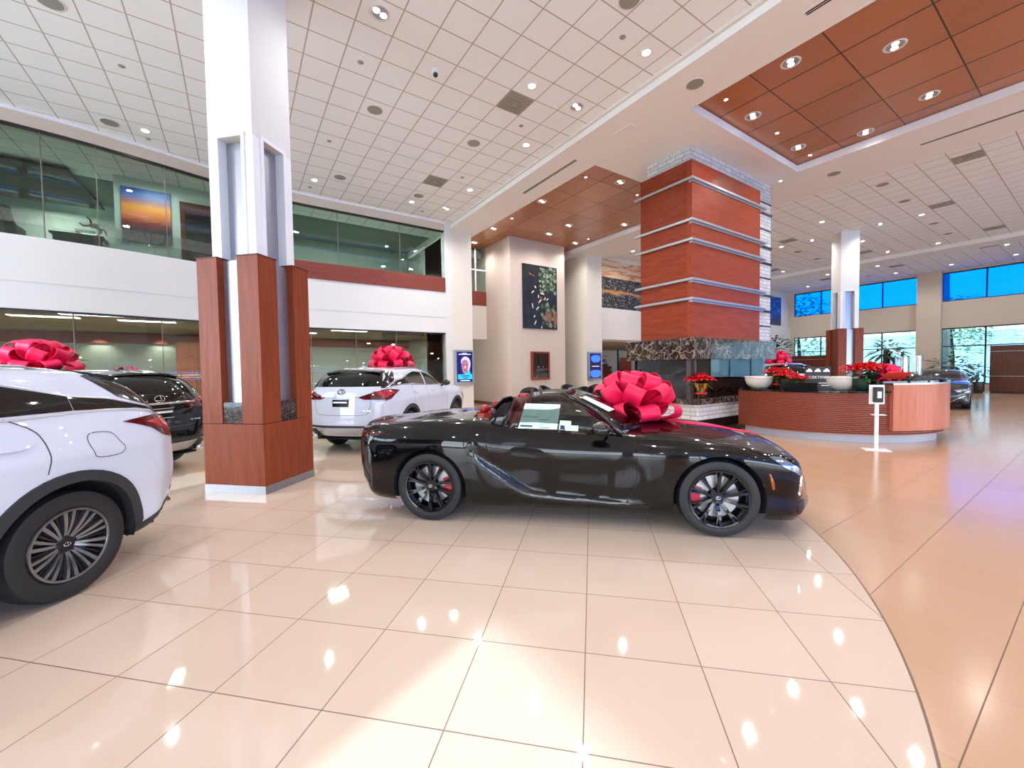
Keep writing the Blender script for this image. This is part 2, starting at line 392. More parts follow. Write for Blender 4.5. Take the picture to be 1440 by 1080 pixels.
class Patcher:
    """lays shaped panels (windows, lamps, trims) on a body surface, each with real thickness"""
    def __init__(s, bvh): s.b = bvh
    def project(s, axis, sgn, a, b):
        # axis 'y': (a,b)=(x,z) seen from side sgn; 'x': (a,b)=(y,z) from end sgn; 'z': (a,b)=(x,y) from above
        if axis == 'y': o, d = Vector((a, sgn*3, b)), Vector((0, -sgn, 0))
        elif axis == 'x': o, d = Vector((sgn*8, a, b)), Vector((-sgn, 0, 0))
        else: o, d = Vector((a, b, 4)), Vector((0, 0, -1))
        hit, nrm, _, _ = s.b.ray_cast(o, d)
        if hit is None:
            hit, nrm, _, _ = s.b.find_nearest(o + d*(3 if axis != 'x' else 8)); 
        if nrm.dot(d) > 0: nrm = -nrm
        return hit, nrm
    def patch(s, mb, poly, axis='y', sgn=-1, off=.004, step=.04, thick=.012, mi=0):
        bm = bmesh.new(); vs = [bm.verts.new((p[0], p[1], 0)) for p in poly]; bm.faces.new(vs)
        xs = [p[0] for p in poly]; ys = [p[1] for p in poly]
        for lo, hi, n in ((min(xs), max(xs), (1,0,0)), (min(ys), max(ys), (0,1,0))):
            k = lo + step
            while k < hi - 1e-4:
                g = bm.verts[:] + bm.edges[:] + bm.faces[:]
                bmesh.ops.bisect_plane(bm, geom=g, plane_co=(k*n[0], k*n[1], 0), plane_no=n); k += step
        bmesh.ops.triangulate(bm, faces=[f for f in bm.faces if len(f.verts) > 4])
        bm.verts.index_update(); top, bot = [], []
        for v in bm.verts:
            h, nr = s.project(axis, sgn, v.co.x, v.co.y); top.append(h + nr*off); bot.append(h - nr*thick)
        n = len(top); F = [tuple(v.index for v in f.verts) for f in bm.faces]
        for e in bm.edges:
            if len(e.link_faces) == 1:
                a, b = e.verts[0].index, e.verts[1].index; F.append((a, b, n+b, n+a))
        bm.free(); mb.add(top + bot, F, mi); return mb
    def strip(s, mb, line, w=.006, axis='y', sgn=-1, off=.0015, mi=0, step=.03):
        pts = []
        for (a, b) in zip(line[:-1], line[1:]):
            L = math.hypot(b[0]-a[0], b[1]-a[1]); m = max(1, int(L/step))
            pts += [(a[0]+(b[0]-a[0])*i/m, a[1]+(b[1]-a[1])*i/m) for i in range(m)]
        pts.append(line[-1]); L, R, F = [], [], []
        for i, p in enumerate(pts):
            q, r = pts[max(i-1,0)], pts[min(i+1,len(pts)-1)]; tx, ty = r[0]-q[0], r[1]-q[1]; l = math.hypot(tx, ty) or 1
            nx, ny = -ty/l*w/2, tx/l*w/2
            for lst, k in ((L, 1), (R, -1)):
                h, nr = s.project(axis, sgn, p[0]+nx*k, p[1]+ny*k); lst.append(h+nr*off)
        n = len(L); V = L + R + [v - Vector((0,0,0)) for v in []]
        for i in range(n-1): F.append((i, i+1, n+i+1, n+i))
        mb.add(L+R, F, mi); return mb

def spline2(pts, n=10):
    """closed smooth polygon through points"""
    out = []; m = len(pts)
    for i in range(m):
        p0, p1, p2, p3 = (np.array(pts[(i+k-1) % m], float) for k in range(4))
        for k in range(n):
            t = k/n; out.append(tuple(.5*((2*p1) + (-p0+p2)*t + (2*p0-5*p1+4*p2-p3)*t*t + (-p0+3*p1-3*p2+p3)*t**3)))
    return out
def curve2(pts, n=8):
    out = []; m = len(pts)
    for i in range(m-1):
        p0, p1, p2, p3 = (np.array(pts[min(max(i+k-1,0),m-1)], float) for k in range(4))
        for k in range(n):
            t = k/n; out.append(tuple(.5*((2*p1) + (-p0+p2)*t + (2*p0-5*p1+4*p2-p3)*t*t + (-p0+3*p1-3*p2+p3)*t**3)))
    out.append(tuple(pts[-1])); return out

def emblem(name, r, parent, loc, rot=(0,0,0), mat=None):
    """oval ring with a slanted hook inside, lying in the local XZ plane"""
    mb = MB()
    mb.tube([(r*1.25*math.cos(a), 0, r*.88*math.sin(a)) for a in np.linspace(0, 2*PI, 28, endpoint=False)], r*.11, 6, closed=True)
    mb.tube([(-r*.05, 0, r*.85), (-r*.5, 0, -r*.35), (-r*.35, 0, -r*.5), (r*1.0, 0, -r*.42)], r*.11, 6)
    o = obj(name, mb, mat or M['chrome'], parent, smooth=True); o.location = loc; o.rotation_euler = rot; return o

RIMB = paint('gloss_black_alloy', (16,16,18), rough=.2); RIMG = plain('machined_grey_alloy', (140,142,146), .25, .85, var=.04)
RIMD = plain('dark_grey_alloy', (46,46,50), .3, .6)
def make_wheel(parent, x, side, R, rimR, width, style, yc):
    """wheel thing-part: tire, rim, brake disc, caliper, hub emblem. Axis along local y; outer face towards side"""
    s = side; W = width/2
    t = MB(); sh = .035
    prof = [(rimR, -W*.92), (rimR+.015, -W), (R-sh*1.3, -W), (R-sh*.4, -W*.93), (R-.008, -W*.72), (R, -W*.4), (R, W*.4), (R-.008, W*.72), (R-sh*.4, W*.93), (R-sh*1.3, W), (rimR+.015, W), (rimR, W*.92)]
    t.lathe(prof, 72, axis='y')
    for off in (-.45, -.15, .15, .45):    # tread grooves read as thin rings
        t.lathe([(R+.0005, W*(off-.03)), (R+.002, W*off), (R+.0005, W*(off+.03))], 72, axis='y')
    w = obj('wheel', t, M['rubber'], parent, True, angle=50); w.location = (x, side*yc, R)
    rim = MB(); yo = s*W
    rim.lathe([(rimR, yo*.95), (rimR-.004, yo*.99), (rimR-.018, yo*.97), (rimR-.024, yo*.80), (rimR-.032, yo*.3), (rimR-.03, -yo*.9)], 72, axis='y', mi=1)
    rim.lathe([(.002, yo*.60), (.052, yo*.62), (.066, yo*.52), (.07, yo*.3)], 32, axis='y')
    hubr, endr = .06, rimR-.016
    def spoke(a0, a1, w0, w1, y0, y1, mi=0, d=.05):
        rings = []
        for f in np.linspace(0, 1, 6):
            r = hubr*.85 + (endr-hubr*.85)*f; a = a0 + (a1-a0)*f; w_ = w0 + (w1-w0)*f
            y = yo*(y0 + (y1-y0)*f) + s*.012*math.sin(PI*f)
            c, sn = math.cos(a), math.sin(a); tx, tz = -sn, c
            rings.append([(r*c - tx*w_/2, y - s*d, r*sn - tz*w_/2), (r*c + tx*w_/2, y - s*d, r*sn + tz*w_/2), (r*c + tx*w_*.36, y, r*sn + tz*w_*.36), (r*c - tx*w_*.36, y, r*sn - tz*w_*.36)])
        rim.loft(rings, True, True, mi)
    if style == 'coupe':
        for k in range(10):
            a = 2*PI*k/10 + PI/2
            w_ = .07 if k % 2 else -.07
            spoke(a, a+w_, .038, .034, .62, .92); spoke(a+w_*.2, a-w_*1.2, .012, .016, .50, .88)
        rm = [RIMB, RIMB]
    else:
        for k in range(10):
            a = 2*PI*k/10 + PI/2
            spoke(a-.12, a-.105, .022, .036, .58, .93, 2); spoke(a+.10, a+.135, .018, .030, .58, .93, 2)
            spoke(a+.31, a+.31, .014, .018, .45, .78, 0)
        rim.lathe([(rimR-.006, yo*.985), (rimR-.022, yo*.985), (rimR-.024, yo*.95)], 72, axis='y', mi=2)
        rm = [RIMD, RIMD, RIMG]
    for k in range(5):
        a = 2*PI*k/5 + .3; rim.lathe([(.001, yo*.66), (.010, yo*.66), (.011, yo*.5)], 10, c=(.037*math.cos(a)*1.5, 0, .037*math.sin(a)*1.5), axis='y')
    obj('rim', rim, rm, w, True, angle=35)
    d = MB(); d.lathe([(.08, yo*.05), (rimR*.74, yo*.05), (rimR*.74, yo*-.12), (.08, yo*-.12)], 48, axis='y'); obj('brake_disc', d, M['alum'], w, True, angle=30)
    b = MB(); b.lathe([(.02, -yo*.25), (rimR-.035, -yo*.25)], 40, axis='y'); obj('brake_shield', b, M['under'], w)
    c = MB(); ca = PI if x > 1 else 0     # caliper trails the front axle, leads the rear one
    for a in (-.32, 0, .32):
        aa = ca + a; r = rimR*.70; c.obox((r*math.cos(aa), yo*.14, r*math.sin(aa)), (math.cos(aa),0,math.sin(aa)), (0,1,0), (-math.sin(aa),0,math.cos(aa)), .042, .028, .034)
    c.lathe([(rimR*.60, yo*.02), (rimR*.60, yo*.22), (rimR*.80, yo*.22), (rimR*.80, yo*.02)], 14, axis='y', arc=(ca-.48, ca+.48))
    obj('brake_caliper', c, M['caliper'] if style == 'coupe' else M['black'], w, True, angle=40)
    emblem('hub_emblem', .017, w, (0, yo*.66, 0))
    return w
# ------------------------------------------------------------------ the black convertible
def make_convertible(loc, rz):
    X = [-.90,-.72,-.45,0,.45,.9,1.4,1.9,2.3,2.87,3.3,3.6,3.77]
    W3 = [.80,.895,.94,.958,.945,.912,.90,.912,.935,.96,.935,.84,.66]
    yb = [.85,.915,.925,.955,.955,.90,.79,.56,.28,0]; yb = [v/.955 for v in yb]
    Zt = [[.25,.22,.19,.175,.165,.165,.165,.165,.165,.17,.165,.16,.165],
          [.33,.29,.26,.25,.235,.225,.225,.225,.23,.25,.24,.23,.23],
          [.46,.42,.41,.41,.37,.34,.33,.34,.37,.41,.40,.36,.32],
          [.62,.61,.61,.62,.58,.545,.54,.55,.58,.62,.60,.53,.44],
          [.80,.80,.81,.83,.81,.77,.75,.75,.76,.765,.715,.63,.53],
          [.90,.93,.94,.955,.945,.90,.87,.86,.855,.84,.785,.69,.58],
          [.965,1.0,1.025,1.05,1.045,.985,.955,.935,.925,.885,.815,.71,.60],
          [.99,1.0,1.03,1.065,1.085,1.0,.97,.96,.975,.925,.855,.745,.625],
          [1.0,1.0,1.035,1.08,1.11,1.0,.97,.97,.99,.945,.875,.77,.645],
          [1.005,1.0,1.04,1.085,1.115,1.0,.97,.97,1.0,.955,.885,.78,.65]]
    rx = [-.76,-.81,-.85,-.86,-.865,-.87,-.89,-.93,-.95,-.96]     # tail leans, ducktail lip overhangs
    fx = [3.66,3.73,3.72,3.70,3.67,3.64,3.62,3.63,3.65,3.66]
    tw = [0,0,0,0,.0,-.01,-.01,0,0,0]; T = []
    for i in range(10):
        row = []
        for k in range(13):
            y = yb[i]*W3[k]
            if i in (4, 5) and k in (5,6,7): y -= .012
            if i == 2 and 4 <= k <= 8: y += .012      # sill flare under the sculpted door
            if i == 3 and k in (5,6,7): y -= .018
            x = X[k]
            if k == 0: x = rx[i]
            if k == 12: x = fx[i]
            row.append((x, y, Zt[i][k]))
        T.append(row)
    G = body_grid(T, 170, 54, .3)
    DG = curve2([(.50,.72),(.56,.655),(.70,.555),(.90,.42),(1.08,.33),(1.35,.298),(1.8,.275),(2.2,.262)], 6)
    for k in range(G.shape[0]):
        for j in range(G.shape[1]):
            x, y, z = G[k,j]
            if .45 < x < 2.35 and .24 < z < .86 and y > .6:
                best, sg = 9, 0
                for (a, b) in zip(DG[:-1], DG[1:]):
                    ex, ez = b[0]-a[0], b[1]-a[1]; t_ = max(0, min(1, ((x-a[0])*ex+(z-a[1])*ez)/(ex*ex+ez*ez))); px_, pz_ = x-a[0]-ex*t_, z-a[1]-ez*t_
                    dd = math.hypot(px_, pz_)
                    if dd < best: best, sg = dd, (1 if ex*pz_-ez*px_ > 0 else -1)
                if sg > 0:
                    fade = min(1, max(0, (2.35-x)/.5)) * min(1, max(0, (.86-z)/.25)); G[k,j,1] = y - .040*min(1, best/.035)*math.exp(-best/.30)*fade
    tub = lambda x: .60 + .04*min(1, max(0, (x-.5)/.3))
    hole = lambda c: (.42 < c[0] < 2.02 + .30*(1-(c[1]/.66)**2)) and abs(c[1]) < tub(c[0]) and c[2] > .8
    mb, bvh = body_mesh(G, .10, .17, [(0,.365),(2.87,.365)], .405, hole)
    P = Patcher(bvh)
    R = thing('convertible', 'glossy black open two-door convertible with a red bow on its bonnet', 'car', loc, rz)
    body = obj('body', mb, paint('black_car_paint', (2,2,3), rough=.2, coat=.85), R, True, angle=42)
    u = MB()
    for sx0, sx1, w_ in ((-.70,-.42,.70),(.42,2.45,.80),(3.29,3.45,.70)): u.box(sx0, sx1, -w_, w_, .175, .22)
    u.box(-.5,3.35,-.5,.5,.165,.24); obj('underbody', u, M['under'], body)
    for s in (-1, 1):
        for ax in (0, 2.87):
            l = MB(); l.lathe([(.404, s*.93), (.404, s*.52), (.02, s*.52)], 40, c=(ax,0,.365), axis='y', arc=(-.25, PI+.25)); obj('wheel_arch_liner', l, M['under'], body, True)
            make_wheel(R, ax, s, .365, .272, .245, 'coupe', .815)
    gaps = MB()
    for s in (-1, 1):
        door = curve2([(2.10,.93),(2.13,.86),(2.14,.60),(2.10,.40),(2.02,.31)], 6) ; P.strip(gaps, door, .007, 'y', s)
        P.strip(gaps, curve2([(.63,.97),(.64,.80),(.68,.68),(.80,.50),(.95,.38),(1.12,.325)], 6), .007, 'y', s)
        P.strip(gaps, [(1.12,.325),(1.6,.30),(2.02,.31)], .006, 'y', s)
        P.strip(gaps, curve2([(-.42,.98),(-.47,.90),(-.50,.86)], 4), .006, 'y', s)
        P.strip(gaps, curve2([(3.05,.86),(3.2,.78),(3.32,.74)], 4), .006, 'y', s)
        P.strip(gaps, curve2([(2.2,.90),(2.6,.89),(3.0,.86),(3.3,.79),(3.5,.70)], 6), .006, 'y', s)
    P.strip(gaps, [(-.42,-.72),(-.38,0),(-.42,.72)], .008, 'z'); obj_split('panel_gap', gaps, M['under'], body)
    # sculpted side: diagonal vent blade and sill crease
    bl = MB()
    for s in (-1, 1):
        pts = [(.485,.70),(.53,.705),(.60,.655),(.72,.565),(.92,.43),(1.09,.335),(1.35,.305),(1.75,.285),(2.25,.27),(2.25,.235),(1.7,.24),(1.2,.262),(1.02,.305),(.86,.395),(.68,.515),(.55,.60),(.49,.65)]
        P.patch(bl, pts, 'y', s, off=.010, thick=.02, step=.02)
    obj('side_blade', bl, M['gloss'], body, True, angle=40)
    for s in (-1, 1):
        h = MB(); P.patch(h, spline2([(.78,.835),(.86,.85),(1.0,.845),(1.05,.835),(1.0,.822),(.86,.822)], 4), 'y', s, off=.010); obj('door_handle', h, plain('dark_chrome', (90,92,98), .12, .9), R, True, angle=40)
        hl = MB(); P.patch(hl, [(3.30,.77),(3.40,.765),(3.52,.69),(3.58,.635),(3.60,.60),(3.56,.60),(3.50,.64),(3.42,.68)], 'y', s, off=.006, step=.02)
        o = obj('headlight', hl, plain('headlamp_lens', (120,135,150), .05, .6, coat=1), R, True, angle=40)
        hb = MB(); P.patch(hb, [(3.585,.60),(3.60,.585),(3.61,.50),(3.58,.40),(3.565,.42),(3.57,.52)], 'y', s, off=.008, step=.02); obj('running_light', hb, M['chrome'], o, True)
        am = MB(); P.patch(am, [(3.285,.62),(3.30,.62),(3.335,.54),(3.345,.47),(3.325,.47),(3.305,.55)], 'y', s, off=.005, step=.02); obj('side_marker', am, plain('amber_lens', (150,70,20), .2, coat=.6), R, True)
        iv = MB(); P.patch(iv, [(3.56,.33),(3.62,.35),(3.665,.34),(3.66,.25),(3.60,.215),(3.565,.24)], 'y', s, off=.006, step=.02); obj('bumper_vent', iv, M['black'], R, True)
        tl = MB(); P.patch(tl, [(-.84,.925),(-.70,.935),(-.52,.93),(-.60,.895),(-.84,.88)], 'y', s, off=.005, step=.02)
        obj('tail_light', tl, plain('dark_red_lens', (70,6,12), .08, coat=1), R, True, angle=40)
        rv = MB(); P.patch(rv, [(-.88,.58),(-.84,.60),(-.78,.50),(-.72,.42),(-.72,.36),(-.80,.40),(-.86,.42)], 'y', s, off=.005, step=.02); obj('rear_vent', rv, M['black'], R, True)
    g = MB(); P.patch(g, [(-.30,.56),(.30,.56),(.16,.40),(.42,.20),(-.42,.20),(-.16,.40)], 'x', 1, off=.006, step=.03); obj('grille', g, M['black'], R, True)
    gf = MB()
    P.strip(gf, [(-.31,.57),(.31,.57),(.165,.40),(.43,.195)], .018, 'x', 1, off=.012); P.strip(gf, [(-.31,.57),(-.165,.40),(-.43,.195)], .018, 'x', 1, off=.012); obj('grille_frame', gf, M['chrome'], R)
    # cockpit
    t = MB(); t.box(.40,2.30,-.66,.66,.30,.33); t.box(.38,.42,-.66,.66,.3,1.02); t.box(.42,2.2,-.67,-.64,.3,.93); t.box(.42,2.2,.64,.67,.3,.93); t.box(1.0,1.9,-.10,.10,.33,.66)
    obj('cabin_tub', t, M['leather'], R)
    d = MB(); d.loft([[(2.34,y,.60),(2.3,y,.955),(1.96,y,.95),(1.90,y,.86),(1.98,y,.60)] for y in (-.64,-.3,.3,.64)], True, True); obj('dashboard', d, M['leather'], R, True, angle=40)
    sw = MB(); c0 = Vector((1.72,.36,.88)); n = Vector((-.86,0,.5)).normalized(); a1 = Vector((0,1,0)); a2 = n.cross(a1)
    sw.tube([c0 + a1*.18*math.cos(a) + a2*.18*math.sin(a) for a in np.linspace(0, 2*PI, 24, endpoint=False)], .014, 8, closed=True)
    sw.tube([c0 - a1*.17, c0 + n*-.02, c0 + a1*.17], .016, 6); sw.tube([c0, c0 - n*.2], .03, 8); obj('steering_wheel', sw, M['leather'], R, True)
    for s in (-1, 1):
        st = MB()
        st.loft([[(x, s*.36+dy*w, z+dz) for dy, dz in ((-.24,-.02),(-.20,.04),(0,.02),(.20,.04),(.24,-.02),(.2,-.1),(-.2,-.1))] for x, z, w in ((.95,.52,.9),(1.15,.52,1),(1.4,.55,1),(1.52,.52,.9))], True, True)
        st.loft([[(x+dx, s*.36+dy*w, z) for dy, dx in ((-.24,.05),(-.16,-.01),(.0,.0),(.16,-.01),(.24,.05),(.2,-.12),(-.2,-.12))] for x, z, w in ((1.08,.55,1),(1.02,.75,1),(.94,.98,.95),(.90,1.10,.75),(.89,1.13,.5))], True, True)
        seat = obj('seat', st, M['red'], R, True, angle=50)
        hr = MB(); hr.loft([[(x+dx, s*.36+dy*w, z) for dy, dx in ((-.14,.02),(-.08,.05),(.08,.05),(.14,.02),(.12,-.06),(-.12,-.06))] for x, z, w in ((.87,1.13,.7),(.86,1.17,1),(.85,1.25,1),(.84,1.285,.7))], True, True)
        obj('headrest', hr, M['red'], seat, True, angle=60)
        rs = MB(); rs.loft([[(x+dx, s*.30+dy*w, z) for dy, dx in ((-.22,.0),(0,.04),(.22,.0),(.18,-.1),(-.18,-.1))] for x, z, w in ((.62,.6,1),(.55,.9,1),(.50,1.06,.9),(.49,1.10,.6))], True, True); obj('rear_seat', rs, M['red'], R, True, angle=50)
        hh = MB(); hh.sphere((.46, s*.30, 1.14), .07, 14, 8, (.8,1.25,.75)); obj('rear_headrest', hh, M['red'], R, True)
    # windscreen and its frame
    def arc(xm, xe, ye, z, n=12, zc=0): return [Vector((xm - (xm-xe)*(q*q), q*ye, z + zc*(1-q*q))) for q in np.linspace(-1, 1, n+1)]
    b, tp = arc(2.36,2.0,.765,.935, zc=.05), arc(1.50,1.42,.565,1.325, zc=.035)
    ws = MB(); rings = [[b[i].lerp(tp[i], f) + Vector((.035*math.sin(PI*f),0,.03*math.sin(PI*f))) for i in range(13)] for f in np.linspace(0,1,6)]
    ws.loft(rings, False, False); wo = obj('windscreen', ws, M['screen_glass'], R, True)
    so = wo.modifiers.new('thickness', 'SOLIDIFY'); so.thickness = .005
    fr = MB(); fr.tube(tp, .024, 8)
    for i in (0, 12): fr.tube([rings[k][i] for k in range(6)], [.030,.028,.026,.025,.024,.024], 8)
    fr.tube([rings[0][i] + Vector((0,0,-.01)) for i in range(13)], .018, 6); obj('windscreen_frame', fr, M['gloss'], R, True)
    mr = MB(); mr.box(1.60,1.615,-.12,.12,1.22,1.29); mr.tube([(1.6,0,1.25),(1.56,0,1.34)], .008, 6); obj('rear_view_mirror', mr, M['black'], R)
    st = MB(); a, c = rings[1][1], rings[4][1]
    q0, q1 = rings[2][1].lerp(rings[2][0],.3), rings[5][1].lerp(rings[5][0],.2)
    e = Vector((.012,-.012,.016)); st.add([rings[2][1]+e, rings[2][2]+e, rings[4][2]+e, rings[4][1]+e, rings[2][1]+e*.6, rings[2][2]+e*.6, rings[4][2]+e*.6, rings[4][1]+e*.6],
        [(0,1,2,3),(4,7,6,5),(0,4,5,1),(1,5,6,2),(2,6,7,3),(3,7,4,0)]); obj('windscreen_sticker', st, M['white_plastic'], wo)
    # side glass
    for s in (-1, 1):
        def gpt(x, z, f=0): return Vector((x, s*(.775 - .20*(z-.95) - .30*max(0,(z-1.0))), z))
        g = MB(); cols = []
        for x0, x1, zt in ((.80,.90,1.28),(1.0,1.05,1.315),(1.2,1.22,1.33),(1.42,1.40,1.325),(1.65,1.60,1.22),(1.85,1.82,1.07),(1.98,1.97,.965)):
            cols.append([gpt(x0+(x1-x0)*f, .93+(zt-.93)*f) for f in (0,.33,.66,1)])
        g.loft(cols, False, False); go = obj('door_window', g, glass('door_glass', (.62,.66,.64), 1.2), R, True); so = go.modifiers.new('thickness','SOLIDIFY'); so.thickness = .004
        q = MB(); cols = []
        for x0, x1, zt in ((.60,.66,1.19),(.68,.76,1.29),(.74,.84,1.31),(.77,.875,1.29)): cols.append([gpt(x0+(x1-x0)*f, .97+(zt-.97)*f) for f in (0,.5,1)])
        q.loft(cols, False, False); qo = obj('quarter_window', q, M['carglass'], R, True); so = qo.modifiers.new('thickness','SOLIDIFY'); so.thickness = .006
        pf = MB(); pf.tube([gpt(.79,.96), gpt(.84,1.13), gpt(.885,1.30)], .010, 6); pf.tube([cols[k][2] for k in range(4)], .008, 6); obj('window_seal', pf, M['black'], qo, True)
        m = MB(); m.sphere((1.79, s*1.0, 1.02), 1, 16, 10, (.10,.125,.070)); m.tube([(1.86,s*.78,.955),(1.83,s*.88,.975),(1.80,s*.94,.99)], .016, 8)
        mo = obj('door_mirror', m, M['gloss'], R, True); mg = MB(); mg.sphere((1.745, s*1.0, 1.01), 1, 14, 8, (.045,.095,.05)); obj('mirror_glass', mg, M['gloss'], mo, True)
    # window price sheet and the two small papers behind the door glass (nearest the camera)
    s = -1; ty = lambda x, z: Vector((x, s*(.770 - .20*(z-.95) - .30*max(0,(z-1.0))) - .008*0 - .006, z))
    def sheet(name, quad, mat):
        m = MB(); f = [ty(*p) for p in quad]; n = Vector((0, .003, 0)); m.add(f + [p + n for p in f], [(0,1,2,3),(7,6,5,4),(0,4,5,1),(1,5,6,2),(2,6,7,3),(3,7,4,0)])
        return obj(name, m, mat, R)
    paper = M['paper']
    qd = [(.945,.985),(1.355,.975),(1.385,1.225),(1.005,1.235)]
    m = MB(); f_ = [ty(*p) for p in qd]; n_ = Vector((0, .003, 0)); m.add(f_ + [p + n_ for p in f_], [(0,1,2,3),(7,6,5,4),(0,4,5,1),(1,5,6,2),(2,6,7,3),(3,7,4,0)])
    def ink(quad_uv, mi):
        a, b_, c_, d_ = [Vector((p[0], p[1])) for p in qd]
        for (u0, v0, u1, v1) in quad_uv:
            pt = lambda u, v: (a.lerp(b_, u)).lerp(d_.lerp(c_, u), v)
            m.add([ty(*pt(*w)) + Vector((0,-.0012,0)) for w in ((u0,v0),(u1,v0),(u1,v1),(u0,v1))], [(0,1,2,3)], mi)
    rows = []; rng = random.Random(3)
    for i in range(11): rows.append((.05, .50+i*.038, .05+rng.uniform(.12,.3), .508+i*.038)); rows.append((.38, .50+i*.038, .38+rng.uniform(.1,.26), .508+i*.038)); rows.append((.70, .34+i*.05, .70+rng.uniform(.08,.22), .348+i*.05))
    for i in range(7): rows.append((.06, .17+i*.035, .06+rng.uniform(.1,.3), .178+i*.035)); rows.append((.50, .12+i*.035, .5+rng.uniform(.1,.3), .128+i*.035))
    ink(rows, 1); ink([(.04,.455,.46,.475),(.47,.36,.74,.378),(.04,.07,.36,.13),(.55,.05,.80,.07)], 2)
    obj('price_sheet', m, [paper, plain('print_grey', (120,150,140), .8), plain('print_dark', (36,60,60), .8)], R)
    sheet('paper_tag', [(1.375,.975),(1.50,.97),(1.50,1.06),(1.385,1.065)], paper); sheet('paper_tag', [(1.44,.965),(1.57,.96),(1.575,1.015),(1.445,1.02)], paper)
    sheet('blue_tag', [(1.385,.972),(1.44,.970),(1.43,1.015),(1.39,1.02)], plain('navy_print', (30,40,80), .6))
    return R, P
M['paper'] = plain('pale_green_paper', (206,232,216), .7, var=.02)
